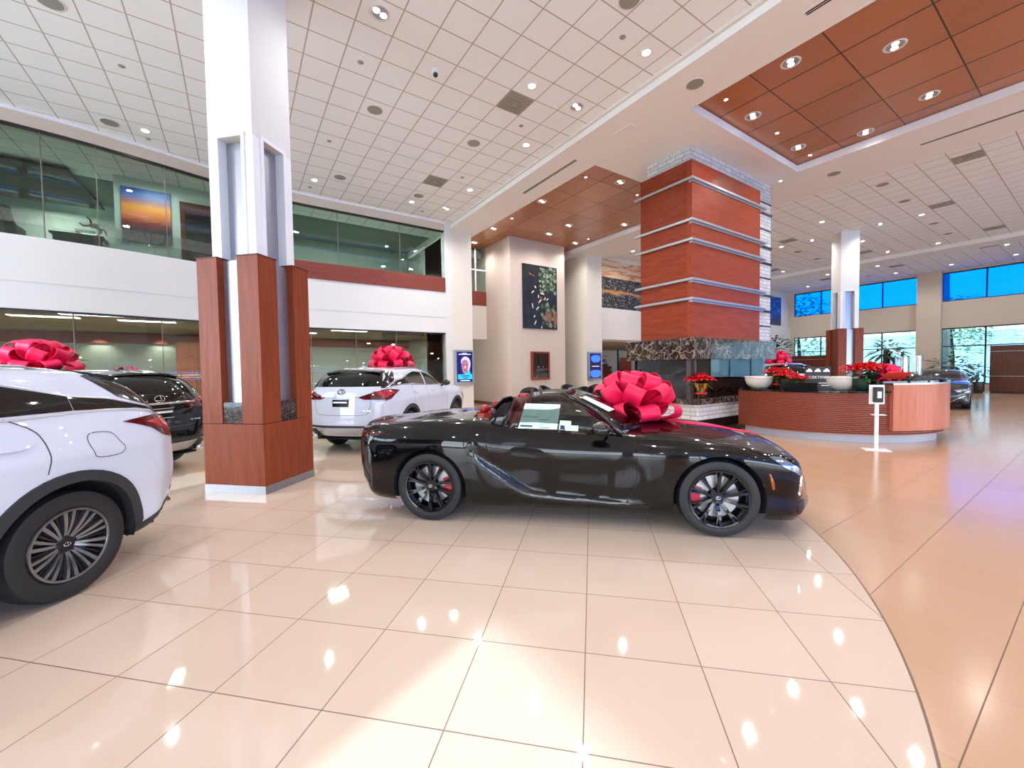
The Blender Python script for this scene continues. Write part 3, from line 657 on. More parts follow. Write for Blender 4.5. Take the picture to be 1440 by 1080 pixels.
# ------------------------------------------------------------------ crossovers
ZA, ZB = [0,.60,.78,1.0,1.13,1.44,1.63,1.71,3], [0,.60,.80,1.12,1.285,1.525,1.645,1.715,3.005]
def zm(z): return float(np.interp(z, ZA, ZB))
class SuvPatcher(Patcher):
    def patch(s, mb, poly, axis='y', sgn=-1, **k):
        raw = k.pop('raw', False)
        if axis != 'z' and not raw: poly = [(a, zm(b)) for a, b in poly]
        return Patcher.patch(s, mb, poly, axis, sgn, **k)
    def strip(s, mb, line, w=.006, axis='y', sgn=-1, **k):
        raw = k.pop('raw', False)
        if axis != 'z' and not raw: line = [(a, zm(b)) for a, b in line]
        return Patcher.strip(s, mb, line, w, axis, sgn, **k)
def make_suv(label, paintmat, loc, rz, white=True, group=None):
    X = [-1.05,-.78,-.42,0,.5,1.1,1.66,2.10,2.5,2.95,3.35,3.62,3.78]
    W3 = [.84,.925,.945,.955,.938,.93,.932,.94,.948,.955,.925,.85,.70]
    yb = [.82,.90,.915,.955,.945,.885,.775,.655,.40,0]
    Zt = [[.34,.28,.25,.24,.24,.24,.24,.24,.24,.24,.25,.27,.30],
          [.42,.36,.32,.30,.30,.30,.30,.30,.30,.30,.32,.34,.36],
          [.58,.56,.53,.50,.48,.48,.48,.48,.49,.51,.52,.53,.53],
          [.78,.80,.80,.79,.75,.74,.75,.76,.78,.80,.79,.75,.70],
          [1.00,1.02,1.02,1.00,.97,.96,.96,.96,.97,.97,.94,.88,.80],
          [1.13,1.15,1.155,1.15,1.13,1.115,1.10,1.09,1.075,1.05,1.01,.94,.85],
          [1.38,1.41,1.43,1.44,1.44,1.42,1.25,1.11,1.09,1.07,1.03,.96,.87],
          [1.575,1.59,1.61,1.62,1.635,1.62,1.37,1.13,1.105,1.085,1.045,.975,.885],
          [1.62,1.635,1.665,1.68,1.695,1.68,1.42,1.15,1.125,1.10,1.06,.99,.90],
          [1.63,1.645,1.675,1.69,1.705,1.69,1.43,1.155,1.13,1.105,1.065,.995,.90]]
    rx = [-.82,-.88,-.94,-.935,-.90,-.85,-.72,-.47,-.50,-.52]
    r1 = [-.68,-.70,-.72,-.71,-.70,-.69,-.56,-.34,-.35,-.36]
    fx = [3.62,3.70,3.74,3.72,3.68,3.66,3.66,3.68,3.69,3.70]
    hoody = {5:.86,6:.76,7:.58,8:.32,9:0}; T = []
    for i in range(10):
        row = []
        for k in range(13):
            y = yb[i]*W3[k]/.955; x = X[k]
            if k >= 7 and i >= 5: y = hoody[i]*W3[k]/.94
            if k == 6 and i >= 6: y = {6:.80,7:.70,8:.40,9:0}[i]
            if k == 0: x = rx[i]; y *= .985 if i < 5 else .93
            if k == 1: x = r1[i]
            if k == 2 and i >= 6: x = -.20
            if k == 12: x = fx[i]
            row.append((x, y, zm(Zt[i][k])))
        T.append(row)
    G = body_grid(T, 170, 56, .3)
    for k in range(G.shape[0]):
        for j in range(G.shape[1]):
            x, y, z = G[k,j]
            if y > .6 and z < 1.15:
                for ax in (0, 2.79):
                    d = math.hypot(x-ax, z-.385)
                    if d < .85: q = min(1, (.85-d)/.22); y += .020*q*q*(3-2*q)
                if -.95 < x < 3.0 and .82 < z < 1.15: y += .012*math.exp(-((z-1.03)/.05)**2)
                G[k,j,1] = y
    mb, bvh = body_mesh(G, .15, .12, [(0,.385),(2.79,.385)], .455)
    P = SuvPatcher(bvh)
    R = thing('crossover', label, 'car', loc, rz, group)
    body = obj('body', mb, paintmat, R, True, angle=42)
    u = MB()
    for a, b in ((-.80,-.48),(.48,2.31),(3.27,3.45)): u.box(a, b, -.74, .74, .245, .28)
    u.box(-.5,3.3,-.5,.5,.235,.30); obj('underbody', u, M['under'], body)
    for s in (-1, 1):
        for ax in (0, 2.79):
            l = MB(); l.lathe([(.454, s*.935), (.454, s*.5), (.02, s*.5)], 40, c=(ax,0,.385), axis='y', arc=(-.25, PI+.25)); obj('wheel_arch_liner', l, M['under'], body, True)
            a0, a1 = -.28, PI+.28; ring = []
            th = np.linspace(a0, a1, 28)
            outer = [(ax+.53*math.cos(t), .385+.53*math.sin(t)) for t in th]; inner = [(ax+.453*math.cos(t), .385+.453*math.sin(t)) for t in th[::-1]]
            c = MB()
            rings = []
            for (ox, oz), (ix, iz) in zip(outer, inner[::-1]):
                ho, no = P.project('y', s, ox, oz); hi = Vector((ix, ho.y, iz)); e = Vector((0, s*.016, 0))
                rings.append([ho, ho+e*.9, hi+e, hi-Vector((0,s*.06,0))])
            c.loft(rings, True, True); obj('arch_cladding', c, M['clad'], R, True, angle=40)
            make_wheel(R, ax, s, .385, .262, .235, 'suv', .815)
        c = MB(); P.patch(c, [(.46,.30),(2.32,.30),(2.32,.385),(.46,.385)], 'y', s, off=.012, step=.08); obj('sill_cladding', c, M['clad'], R, True, angle=40)
        # rear bumper lower corner
        c = MB(); P.patch(c, [(-1.0,.50),(-.95,.49),(-.75,.40),(-.46,.33),(-.46,.26),(-.75,.29),(-1.0,.38)], 'y', s, off=.010, step=.04); obj('bumper_cladding', c, M['clad'], R, True, angle=40)
        w = MB()   # side glass: one dark band from the A pillar to the pointed rear quarter
        P.patch(w, [(-.76,1.27),(-.70,1.30),(-.57,1.325),(-.105,1.345),(-.105,1.447),(-.38,1.412),(-.66,1.33)], 'y', s, off=.004, raw=True)
        o1 = obj('quarter_window', w, M['carglass2'], R, True, angle=30)
        w = MB(); P.patch(w, [(-.098,1.345),(.30,1.34),(.92,1.30),(.94,1.58),(.60,1.60),(.24,1.54),(-.098,1.448)], 'y', s, off=.004, raw=True); obj('rear_door_window', w, M['carglass2'], R, True, angle=30)
        w = MB(); P.patch(w, [(.99,1.135),(1.93,1.125),(1.80,1.19),(1.62,1.31),(1.42,1.42),(1.22,1.52),(1.01,1.56)], 'y', s, off=.004); obj('front_door_window', w, M['carglass2'], R, True, angle=30)
        tr = MB(); P.strip(tr, curve2([(1.93,1.262),(1.0,1.285),(-.1,1.33),(-.55,1.312),(-.74,1.262)], 5), .014, 'y', s, off=.007, raw=True)
        P.strip(tr, curve2([(-.78,1.28),(-.66,1.34),(-.38,1.42),(-.1,1.455),(.24,1.555),(.6,1.612),(1.0,1.60),(1.25,1.555)], 5), .012, 'y', s, off=.007, raw=True); obj('window_trim', tr, M['alum'], R)
        g = MB()
        for ln in ([(.95,1.12),(.97,.8),(.97,.42)], [(2.08,1.07),(2.10,.8),(2.12,.42)]): P.strip(g, curve2(ln, 5), .008, 'y', s)
        P.strip(g, curve2([(.30,1.325),(.27,1.31),(.16,1.22),(.13,1.08),(.15,.93)], 5), .008, 'y', s, raw=True)
        pass
        if s == 1:
            ring = spline2([(-.115,1.13),(-.155,1.17),(-.29,1.155),(-.35,1.07),(-.375,1.02),(-.33,.98),(-.17,.985),(-.135,1.03)], 4); P.strip(g, ring + [ring[0]], .006, 'y', s, raw=True)
        obj_split('panel_gap', g, M['groove_dk'], body)
        for hx in (.20, 1.20):
            h = MB(); P.patch(h, spline2([(hx,1.025),(hx+.06,1.045),(hx+.2,1.038),(hx+.25,1.025),(hx+.2,1.00),(hx+.05,1.00)], 4), 'y', s, off=.022, step=.03); obj('door_handle', h, paintmat, R, True, angle=50)
        t = MB(); P.patch(t, [(-.87,1.24),(-.78,1.255),(-.70,1.255),(-.55,1.24),(-.41,1.225),(-.52,1.19),(-.64,1.145),(-.76,1.065),(-.88,1.03),(-.89,1.13)], 'y', s, off=.008, step=.03, raw=True)
        P.patch(t, [(s*.84,1.245),(s*.72,1.225),(s*.42,1.13),(s*.36,1.10),(s*.48,1.065),(s*.84,1.055)], 'x', -1, off=.008, step=.03, raw=True)
        tl = obj('tail_light', t, M['taillens'], R, True, angle=40)
        t = MB(); P.patch(t, [(-.94,1.215),(-.82,1.225),(-.66,1.21),(-.60,1.20),(-.72,1.15),(-.90,1.09)], 'y', s, off=.013, thick=.004, step=.03, raw=True); obj('lamp_core', t, M['tailglow'], tl, True)
        m = MB(); m.sphere((1.86, s*1.02, 1.30), 1, 16, 10, (.085,.115,.078)); m.tube([(1.93,s*.84,1.22),(1.90,s*.92,1.25)], .028, 8); obj('door_mirror', m, M['gloss'] if white else paintmat, R, True)
        r = MB(); r.tube([(-.1,s*.60,1.645),(0,s*.6,1.675),(.5,s*.6,1.695),(1.0,s*.59,1.68),(1.15,s*.58,1.64)], .010, 8); obj('roof_rail', r, M['alum'], R, True)
        hl = MB(); P.patch(hl, [(3.15,.90),(3.3,.90),(3.62,.80),(3.68,.74),(3.55,.72),(3.3,.80)], 'y', s, off=.006, step=.03); obj('headlight', hl, M['chrome'], R, True)
    # rear: glass, spoiler, chrome bar, emblem, plate, badge, diffuser, exhausts
    w = MB(); P.patch(w, [(-.76,1.165),(.76,1.165),(.68,1.40),(.60,1.54),(-.60,1.54),(-.68,1.40)], 'x', -1, off=.006, step=.05); obj('rear_window', w, M['carglass2'], R, True, angle=35)
    for s in (-1, 1):
        w = MB(); P.patch(w, [(-.30,1.60),(-.46,1.43),(-.69,1.335),(-.76,1.275),(-.84,1.28),(-.77,1.38),(-.66,1.47),(-.55,1.55),(-.42,1.615)], 'y', s, off=.006, step=.03, raw=True); obj('rear_pillar_trim', w, M['gloss'], R, True, angle=35)
        e = MB(); e.tube([(-1.085,s*.60,.36),(-.95,s*.60,.36)], .038, 14); obj('exhaust_tip', e, M['chrome'], R, True)
    sp = MB(); sp.loft([[(-.46,y,1.645+d),(-.68+.12*abs(y)**2,y,1.615+d),(-.69+.12*abs(y)**2,y,1.585+d),(-.52,y,1.56+d)] for y, d in ((-.60,-.02),(-.45,0),(-.2,.02),(0,.025),(.2,.02),(.45,0),(.60,-.02))], True, True); obj('roof_spoiler', sp, M['gloss'], R, True, angle=40)
    ant = MB(); ant.loft([[(x0,-.03,1.695),(x0,.03,1.695),(x1,0,z)] for x0, x1, z in ((-.28,-.30,1.745),(-.12,-.16,1.71))], True, True); obj('roof_antenna', ant, paintmat, R, True)
    ch = MB(); P.patch(ch, [(-.62,1.165),(.62,1.165),(.60,1.135),(-.60,1.135)] if not white else [(-.36,1.115),(.36,1.115),(.35,1.105),(-.35,1.105)], 'x', -1, off=.010, step=.05, raw=True); obj('tailgate_bar', ch, M['chrome'], R, True)
    hit, _ = P.project('x', -1, 0, 1.215 if white else 1.225); emblem('emblem', .06, R, (hit.x-.012, 0, hit.z), (0, 0, PI/2), M['gloss'] if white else M['chrome'])
    hit, _ = P.project('x', -1, 0, 1.00)
    pl = MB(); pl.box(hit.x-.016, hit.x+.02, -.17, .17, .92, 1.075); po = obj('licence_plate', pl, M['gloss'], R)
    pl = MB()
    for z0, z1 in ((1.00,1.03),(.92,.926),(1.069,1.075)): pl.box(hit.x-.020, hit.x-.014, -.15 if z1-z0>.01 else -.17, .15 if z1-z0>.01 else .17, z0, z1)
    obj('plate_text', pl, M['white_plastic'], po)
    hit, _ = P.project('x', -1, -.50, .85); bd = MB()
    for k, wd in enumerate((.022,.022,.01,.022,.022,.022)): bd.box(hit.x-.006, hit.x-.001, -.44-.034*k-wd, -.44-.034*k, .84, .862)
    obj('model_badge', bd, M['chrome'], R)
    g = MB(); P.strip(g, curve2([(-.62,.98),(-.58,.82),(-.48,.755),(0,.745),(.48,.755),(.58,.82),(.62,.98)], 5), .007, 'x', -1); obj('tailgate_gap', g, M['groove_dk'], body)
    d = MB(); P.patch(d, [(-.60,.50),(.60,.50),(.52,.40),(.46,.37),(-.46,.37),(-.52,.40)], 'x', -1, off=.014, step=.05); obj('skid_plate', d, M['alum'], R, True, angle=35)
    d = MB(); P.patch(d, [(-.80,.56),(.80,.56),(.80,.52),(.62,.515),(-.62,.515),(-.80,.52)], 'x', -1, off=.006, step=.05); obj('diffuser_line', d, M['clad'], R, True, angle=35)
    g = MB(); P.patch(g, [(-.35,.84),(.35,.84),(.22,.62),(.45,.36),(-.45,.36),(-.22,.62)], 'x', 1, off=.006, step=.05); obj('grille', g, M['black'], R, True)
    for sg in (-1,1):
        c = MB(); P.patch(c, [(sg*.52,.82),(sg*.80,.86),(sg*.82,.80),(sg*.60,.76)], 'x', 1, off=.008, step=.04); obj('headlamp_front', c, M['chrome'], R, True)
        c = MB(); P.strip(c, [(sg*.36,.88),(sg*.23,.62),(sg*.47,.35)], .03, 'x', 1, off=.015); P.strip(c, [(sg*.80,.62),(sg*.55,.45),(sg*.50,.38)], .025, 'x', 1, off=.012); obj('grille_frame', c, M['chrome'], R)
    hit, _ = P.project('x', 1, 0, zm(.80)); emblem('front_emblem', .06, R, (hit.x+.014, 0, zm(.80)), (0,0,-PI/2), M['chrome'])
    hit, _ = P.project('x', 1, 0, .55); c = MB(); c.box(hit.x-.02, hit.x+.02, -.16,.16,.56,.70); po = obj('front_plate', c, M['gloss'], R); c = MB()
    for z0, z1 in ((.56,.57),(.615,.645),(.69,.70)): c.box(hit.x+.018, hit.x+.024, -.155,.155,z0,z1)
    obj('plate_text', c, M['white_plastic'], po)
    wsc = MB(); P.patch(wsc, [(1.30,-.56),(1.30,.56),(2.05,.70),(2.05,-.70)], 'z', 1, off=.004, step=.06); obj('windscreen', wsc, M['carglass2'], R, True, angle=35)
    return R
M['clad'] = plain('grey_cladding', (44,44,47), .6, var=.08); M['carglass2'] = paint('black_privacy_glass', (7,7,8), rough=.06)
M['taillens'] = plain('red_tail_lens', (84,5,16), .08, coat=1, var=.3, vs=14); M['tailglow'] = plain('bright_red_lens', (176,14,36), .15, coat=1, var=.3, vs=30); M['groove_dk'] = plain('panel_gap_grey', (70,70,76), .8)
# ------------------------------------------------------------------ ribbon bows
def loop_mesh(L, wid, fat):
    """one ribbon loop leaving the knot along +x: closed teardrop swept across its width (y)"""
    mb = MB(); n = 26; prof = []
    for i in range(n+1):
        t = i/n*2*PI; r = L*(.5-.5*math.cos(t)); prof.append((r, fat*math.sin(t)*(.35+.65*(r/L)**.8)))
    top, rings = 7, []
    for (x, z) in prof:
        w = wid*(.25+.75*min(1, x/(.55*L)))/2; ring = []
        for k in range(top): q = -1+2*k/(top-1); ring.append((x, q*w, z + .06*fat*(q*q)*(1 if z > 0 else -1)))
        rings.append(ring)
    th = .003
    front = rings; V, F = [], []
    for r in rings: V += r
    for a in range(n):
        for k in range(top-1): F.append((a*top+k, a*top+k+1, (a+1)*top+k+1, (a+1)*top+k))
    mb.add(V, F); return mb
LOOPS = {}
def loop_data(L, wid, fat):
    key = (round(L,2), round(wid,2), round(fat,2))
    if key not in LOOPS:
        mb = loop_mesh(*key); me = bpy.data.meshes.new('ribbon_loop'); me.from_pydata(mb.v, [], mb.f); me.materials.append(M['bow'])
        me.polygons.foreach_set('use_smooth', [True]*len(me.polygons)); LOOPS[key] = me
    return LOOPS[key]
def make_bow(label, loc, S, seed=1, group=None, rot=(0,0,0), tails=()):
    R = thing('gift_bow', label, 'bow', loc, 0, group); R.rotation_euler = rot; rng = random.Random(seed)
    for n, el, L, w, fat, h in ((9, .08, .50, .21, .105, .05), (8, .50, .47, .20, .115, .09), (6, .92, .43, .19, .12, .12), (4, 1.30, .38, .18, .11, .14)):
        off = rng.uniform(0, PI)
        for k in range(n):
            o = bpy.data.objects.new('ribbon_loop', loop_data(L*S, w*S, fat*S)); COL.objects.link(o); o.parent = R
            a = off + 2*PI*k/n + rng.uniform(-.08,.08); e = el + rng.uniform(-.06,.06); tw = rng.choice((-1,1))*rng.uniform(.25,.95)
            if n == 9: tw *= .35
            o.rotation_mode = 'QUATERNION'
            o.rotation_quaternion = (Matrix.Rotation(a,3,'Z') @ Matrix.Rotation(-e,3,'Y') @ Matrix.Rotation(tw,3,'X')).to_quaternion(); o.location = (.02*math.cos(a)*S, .02*math.sin(a)*S, h*S)
            so = o.modifiers.new('cloth', 'SOLIDIFY'); so.thickness = .004*S
    k = MB(); k.sphere((0,0,.08*S), .07*S, 12, 8); obj('knot', k, M['bow'], R, True)
    return R
# ------------------------------------------------------------------ the hall
M['kick2'] = plain('grey_stone_kick', (176,176,184), .35, var=.08); M['back_transom'] = glass('blue_transom_glass', (.10,.50,1.0), .6)
XW, YW = 36.5, 14.58           # window wall (far right) and office wall
XL, YS = -11.0, -14.0          # glazed walls behind the photographer
fl = MB(); fl.box(XL-.3, XW+.2, YS-.2, 24, -.12, 0); struct('floor', fl, M['floor'])
c = MB(); c.box(XL, 7.05, YS, 16.6, CEIL, CEIL+.1); c.box(15.6, 28.5, YS, YW+.3, CEIL, CEIL+.1); c.box(29.7, XW, YS, YW+.3, CEIL, CEIL+.1); struct('ceiling', c, M['ceil'])
# dropped soffit with two coffers
c = MB()
for b in ((7.0,8.17,YS,19.6),(13.45,15.6,YS,22.8),(8.17,13.45,5.25,8.0),(8.17,13.45,YS,-9.0),(28.5,29.7,YS,YW+.3),(8.17,13.45,17.2,22.8)): c.box(b[0], b[1], b[2], b[3], SOF, CEIL+.12)
struct('trim_1', c, M['soffit'])
c = MB(); c.box(8.17,13.45,-9.0,5.25,COF,COF+.05); struct('trim_2', c, M['coffer'])
c = MB(); c.box(8.17,13.45,8.0,17.2,COF,COF+.05); struct('trim_3', c, M['coffer'])
c = MB()
for (x0,x1,y0,y1) in ((8.17,13.45,-9.0,5.25),(8.17,13.45,8.0,17.2)):
    w = .035; c.box(x0,x0+w,y0,y1,SOF-.004,COF-.03); c.box(x1-w,x1,y0,y1,SOF-.004,COF-.03); c.box(x0+w,x1-w,y0,y0+w,SOF-.004,COF-.03)
    if y1 < 6: c.box(x0+w,x1-w,y1-w,y1,SOF-.004,COF-.03)
struct('trim_4', c, M['trimw'])
c = MB(); c.box(6.93,7.05,YS,YW,CEIL-.05,CEIL); c.box(15.6,15.70,YS,YW,CEIL-.05,CEIL); struct('trim_5', c, M['plaster'])

# curved office wall: plan curve of its hall-side face
PLAN = [(-11,12.8),(-9,12.8),(-6,12.92),(-4.2,13.1),(-3.0,13.3),(-1.9,13.6),(-.72,13.99),(.2,14.27),(1.2,14.50),(2.2,14.58),(4.5,14.58),(6.74,14.58)]
CUR = curve2(PLAN, 8)
def wall_run(mb, cur, off0, off1, z0, z1, mi=0):
    """band following the plan curve between offsets (towards +Y)"""
    rings = []
    for i, p in enumerate(cur):
        a, b = cur[max(i-1,0)], cur[min(i+1,len(cur)-1)]; tx, ty = b[0]-a[0], b[1]-a[1]; l = math.hypot(tx, ty); nx, ny = -ty/l, tx/l
        rings.append([(p[0]+nx*off0,p[1]+ny*off0,z0),(p[0]+nx*off1,p[1]+ny*off1,z0),(p[0]+nx*off1,p[1]+ny*off1,z1),(p[0]+nx*off0,p[1]+ny*off0,z1)])
    mb.loft(rings, True, True, mi)
w = MB(); wall_run(w, CUR, 0, .30, 3.66, 4.64); wall_run(w, CUR, 0, .30, 3.07, 3.62); wall_run(w, CUR, .012, .3, 3.62, 3.66)
w.box(6.74,7.0,YW,YW+.3,0,CEIL)
struct('wall_office', w, M['plaster_w'], smooth=True, angle=30)
w = MB(); wall_run(w, CUR, 0, .30, 6.99, CEIL); struct('trim_17', w, plain('tan_header', (208,194,176), .8), smooth=True, angle=30)
w = MB(); wall_run(w, CUR, .02, .10, 6.94, 6.99); wall_run(w, CUR, .05, .09, 3.02, 3.07); struct('trim_6', w, M['dark'])
w = MB(); wall_run(w, CUR, -.05, 0, CEIL-.07, CEIL); struct('trim_7', w, M['trimw'])
w = MB(); wall_run(w, CUR, .06, .075, 4.64, 6.94); struct('window_1', w, M['glassg'], smooth=True)
w = MB(); wall_run(w, CUR, .10, .115, .10, 3.02); struct('window_2', w, M['office'], smooth=True)
def at_x(x):
    i = min(range(len(CUR)), key=lambda k: abs(CUR[k][0]-x)); return CUR[i][1]
w = MB()
for x in (-7.9,-5.8,-4.35,-3.45,-2.62,-1.42,-.3,2.9,5.0): w.box(x-.006,x+.006,at_x(x)+.03,at_x(x)+.07,4.64,6.94)
for x in (-6.6,-4.6,-3.1,-1.6,.4,2.0,3.4,4.8): w.box(x-.008,x+.008,at_x(x)+.08,at_x(x)+.12,.1,3.02)
struct('trim_8', w, M['groove'])
w = MB(); wall_run(w, CUR, .02, .2, 0, .1); struct('baseboard_office', w, M['dark'])
w = MB(); w.box(1.1, 6.74, YW-.03, YW+.03, 4.645, 5.18); struct('trim_9', w, M['balus'])
# rooms behind the glass
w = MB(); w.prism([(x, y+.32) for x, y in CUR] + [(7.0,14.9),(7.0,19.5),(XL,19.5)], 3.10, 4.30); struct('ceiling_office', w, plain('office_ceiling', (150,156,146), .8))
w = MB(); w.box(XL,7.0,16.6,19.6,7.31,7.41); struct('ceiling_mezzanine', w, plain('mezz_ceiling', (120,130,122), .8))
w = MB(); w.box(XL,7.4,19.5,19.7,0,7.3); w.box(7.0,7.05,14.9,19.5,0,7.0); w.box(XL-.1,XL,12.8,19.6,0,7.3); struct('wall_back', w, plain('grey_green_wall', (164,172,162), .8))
w = MB(); w.box(XL,7.0,19.44,19.5,2.72,3.08); struct('trim_10', w, M['balus'])
w = MB(); w.box(-2.78,-.1,16.0,16.12,3.56,7.3); w.box(-2.78,-2.70,16.12,19.4,3.56,7.3); struct('wall_partition', w, plain('pale_green_wall', (198,208,200), .8))
w = MB(); w.box(-1.32,-.45,15.95,16.0,4.3,6.85); struct('door_1', w, M['cherry_d'])
w = MB(); w.box(-1.20,-.55,15.93,15.95,4.3,6.5); struct('doorway_shade', w, M['gloss'])  # black sheet stands for the dark inside of the doorway, no second door
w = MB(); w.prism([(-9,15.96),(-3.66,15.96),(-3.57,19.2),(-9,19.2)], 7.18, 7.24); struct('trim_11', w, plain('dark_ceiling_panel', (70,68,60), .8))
# piers, niche and the tall volume that carries the artwork
w = MB(); w.box(7.0,7.9,YW-.02,17.2,0,SOF); w.box(14.05,15.1,14.38,17.2,0,SOF); struct('wall_pier', w, M['plaster'], bevel=.01)
w = MB(); w.box(9.75,12.84,YW,19.5,0,COF-.002); struct('wall_art', w, plain('taupe_plaster', (206,192,180), .8, spec=.2, var=.02), bevel=.01)
w = MB(); w.box(9.70,9.75,YW+.02,19.5,0,.12); w.box(9.72,12.86,YW-.015,YW,0,.12); struct('baseboard_art', w, M['cherry_d'])
w = MB(); w.box(7.9,14.1,16.6,16.9,3.05,4.6); w.box(7.9,9.7,16.9,17.0,6.9,7.12); struct('wall_niche', w, M['plaster'])
w = MB(); w.box(7.9,14.1,16.58,16.64,4.6,5.25); struct('trim_12', w, M['balus'])
w = MB(); w.box(7.9,14.1,16.62,16.64,5.25,7.2); w.box(12.84,14.1,16.62,16.64,.1,3.05); struct('window_3', w, M['glassg'])
w = MB()
for x in (8.3,8.75,9.2): w.box(x-.03,x+.03,16.58,16.62,5.25,7.2)
w.box(7.9,9.75,16.58,16.62,6.2,6.26); struct('trim_13', w, M['trimw'])
w = MB(); w.box(7.9,9.75,19.3,19.5,0,7.3); w.box(12.84,31.2,22.6,22.8,0,7.4); w.box(31,31.2,YW+.3,22.6,0,7.4); w.box(12.84,12.94,19.5,22.6,0,7.4); struct('wall_far', w, M['plaster'])
w = MB(); w.box(8.55,9.3,19.24,19.3,0,2.3); struct('door_3', w, M['trimw'])
# mezzanine front right of the second pier, running on to the window wall
w = MB(); w.box(15.1,XW,YW,YW+.3,3.08,3.84); w.box(15.1,XW,YW+.012,YW+.3,3.84,3.87); w.box(15.1,XW,YW,YW+.3,3.87,4.68); w.box(15.1,XW,YW+.15,YW+.4,4.68,CEIL); w.box(31,XW,YW,YW+.3,0,3.08)
struct('wall_mezzanine', w, M['plaster'])
w = MB(); w.box(15.1,31,YW+.3,22.6,3.02,3.08); w.box(15.6,31.2,YW+.3,22.8,7.35,7.42); struct('ceiling_back', w, plain('low_ceiling', (206,200,186), .8))
# window wall
def openings(mb, fixed, lo, hi, ops, t0, t1, axis, z1=CEIL, solid=0):
    """solid wall between openings; ops = list of (a0,a1,z0,z1)"""
    zs = sorted({0, z1} | {o[2] for o in ops} | {o[3] for o in ops}); as_ = sorted({lo, hi} | {o[0] for o in ops} | {o[1] for o in ops})
    for za, zb in zip(zs[:-1], zs[1:]):
        run = None
        for a, b in zip(as_[:-1], as_[1:]):
            m, zm = (a+b)/2, (za+zb)/2
            hole = any(o[0] < m < o[1] and o[2] < zm < o[3] for o in ops)
            if not hole: run = (run[0], b) if run else (a, b)
            if (hole or b == as_[-1]) and run:
                if axis == 'y': mb.box(t0, t1, run[0], run[1], za, zb)
                else: mb.box(run[0], run[1], t0, t1, za, zb)
                run = None
bays = [(7.3,14.35),(-1.0,6.2),(-9.5,-2.2)]
ops = []
for a, b in bays: ops += [(a,b,5.42,7.2),(a,b,.35,3.78)]
w = MB(); openings(w, None, YS, YW+.3, ops, XW, XW+.3, 'y'); 
for a, b in ((6.2,7.3),(-2.2,-1.0)): w.box(XW-.35,XW,a,b,0,CEIL)
struct('wall_window', w, M['tan'])
fr, gu, gl = MB(), MB(), MB()
for a, b in bays:
    n = 4; ys = [a+(b-a)*k/n for k in range(n+1)]
    for z0, z1 in ((5.42,7.2),(.35,3.78)):
        fr.box(XW+.08,XW+.16,a,b,z0,z0+.06); fr.box(XW+.08,XW+.16,a,b,z1-.07,z1)
        for y in ys: fr.box(XW+.08,XW+.16,max(a,y-.035),min(b,y+.035),z0,z1)
    fr.box(XW+.08,XW+.16,a,b,2.62,2.68)
    gu.box(XW+.115,XW+.125,a,b,5.42,7.2); gl.box(XW+.115,XW+.125,a,b,.35,3.78)
struct('trim_14', fr, M['dark']); struct('window_4', gu, M['sky_glass']); struct('window_5', gl, M['low_glass'])
# glazed walls behind the photographer (they light the hall and show in the paintwork)
ops, fr, gu, gl = [], MB(), MB(), MB()
for a, b in ((-9.6,-3.2),(-2.2,5.2),(6.2,13.6),(14.6,22.0),(23.0,30.4)):
    ops += [(a,b,4.9,6.6),(a,b,.35,3.6)]
    for z0, z1 in ((4.9,6.6),(.35,3.6)):
        fr.box(a,b,YS-.16,YS-.08,z0,z0+.06); fr.box(a,b,YS-.16,YS-.08,z1-.07,z1)
        for k in range(5): x = a+(b-a)*k/4; fr.box(max(a,x-.035),min(b,x+.035),YS-.16,YS-.08,z0,z1)
    gu.box(a,b,YS-.125,YS-.115,4.9,6.6); gl.box(a,b,YS-.125,YS-.115,.35,3.6)
w = MB(); openings(w, None, XL-.3, XW+.3, ops, YS-.3, YS, 'x'); struct('wall_street', w, M['walnut'])
struct('trim_15', fr, M['dark']); struct('window_6', gu, M['back_transom']); struct('window_7', gl, M['side_glass'])
ops, fr, gl = [], MB(), MB()
SUNY = -2.62
for a, b in ((-13.2,-8.4),(-7.6,SUNY),(3.2,7.6),(8.4,12.4)):
    ops += [(a,b,.35,6.98)]; fr.box(XL-.16,XL-.08,a,b,.35,.42); fr.box(XL-.16,XL-.08,a,b,3.6,3.7)
    for k in (0,.5,1): y = a+(b-a)*k; fr.box(XL-.16,XL-.08,max(a,y-.03),min(b,y+.03),.35,6.98)
    gl.box(XL-.125,XL-.115,a,b,.35,6.98)
w = MB(); openings(w, None, YS-.3, 12.8, ops, XL-.3, XL, 'y'); struct('wall_side', w, M['walnut']); struct('trim_16', fr, M['dark']); struct('window_8', gl, M['side_glass'])

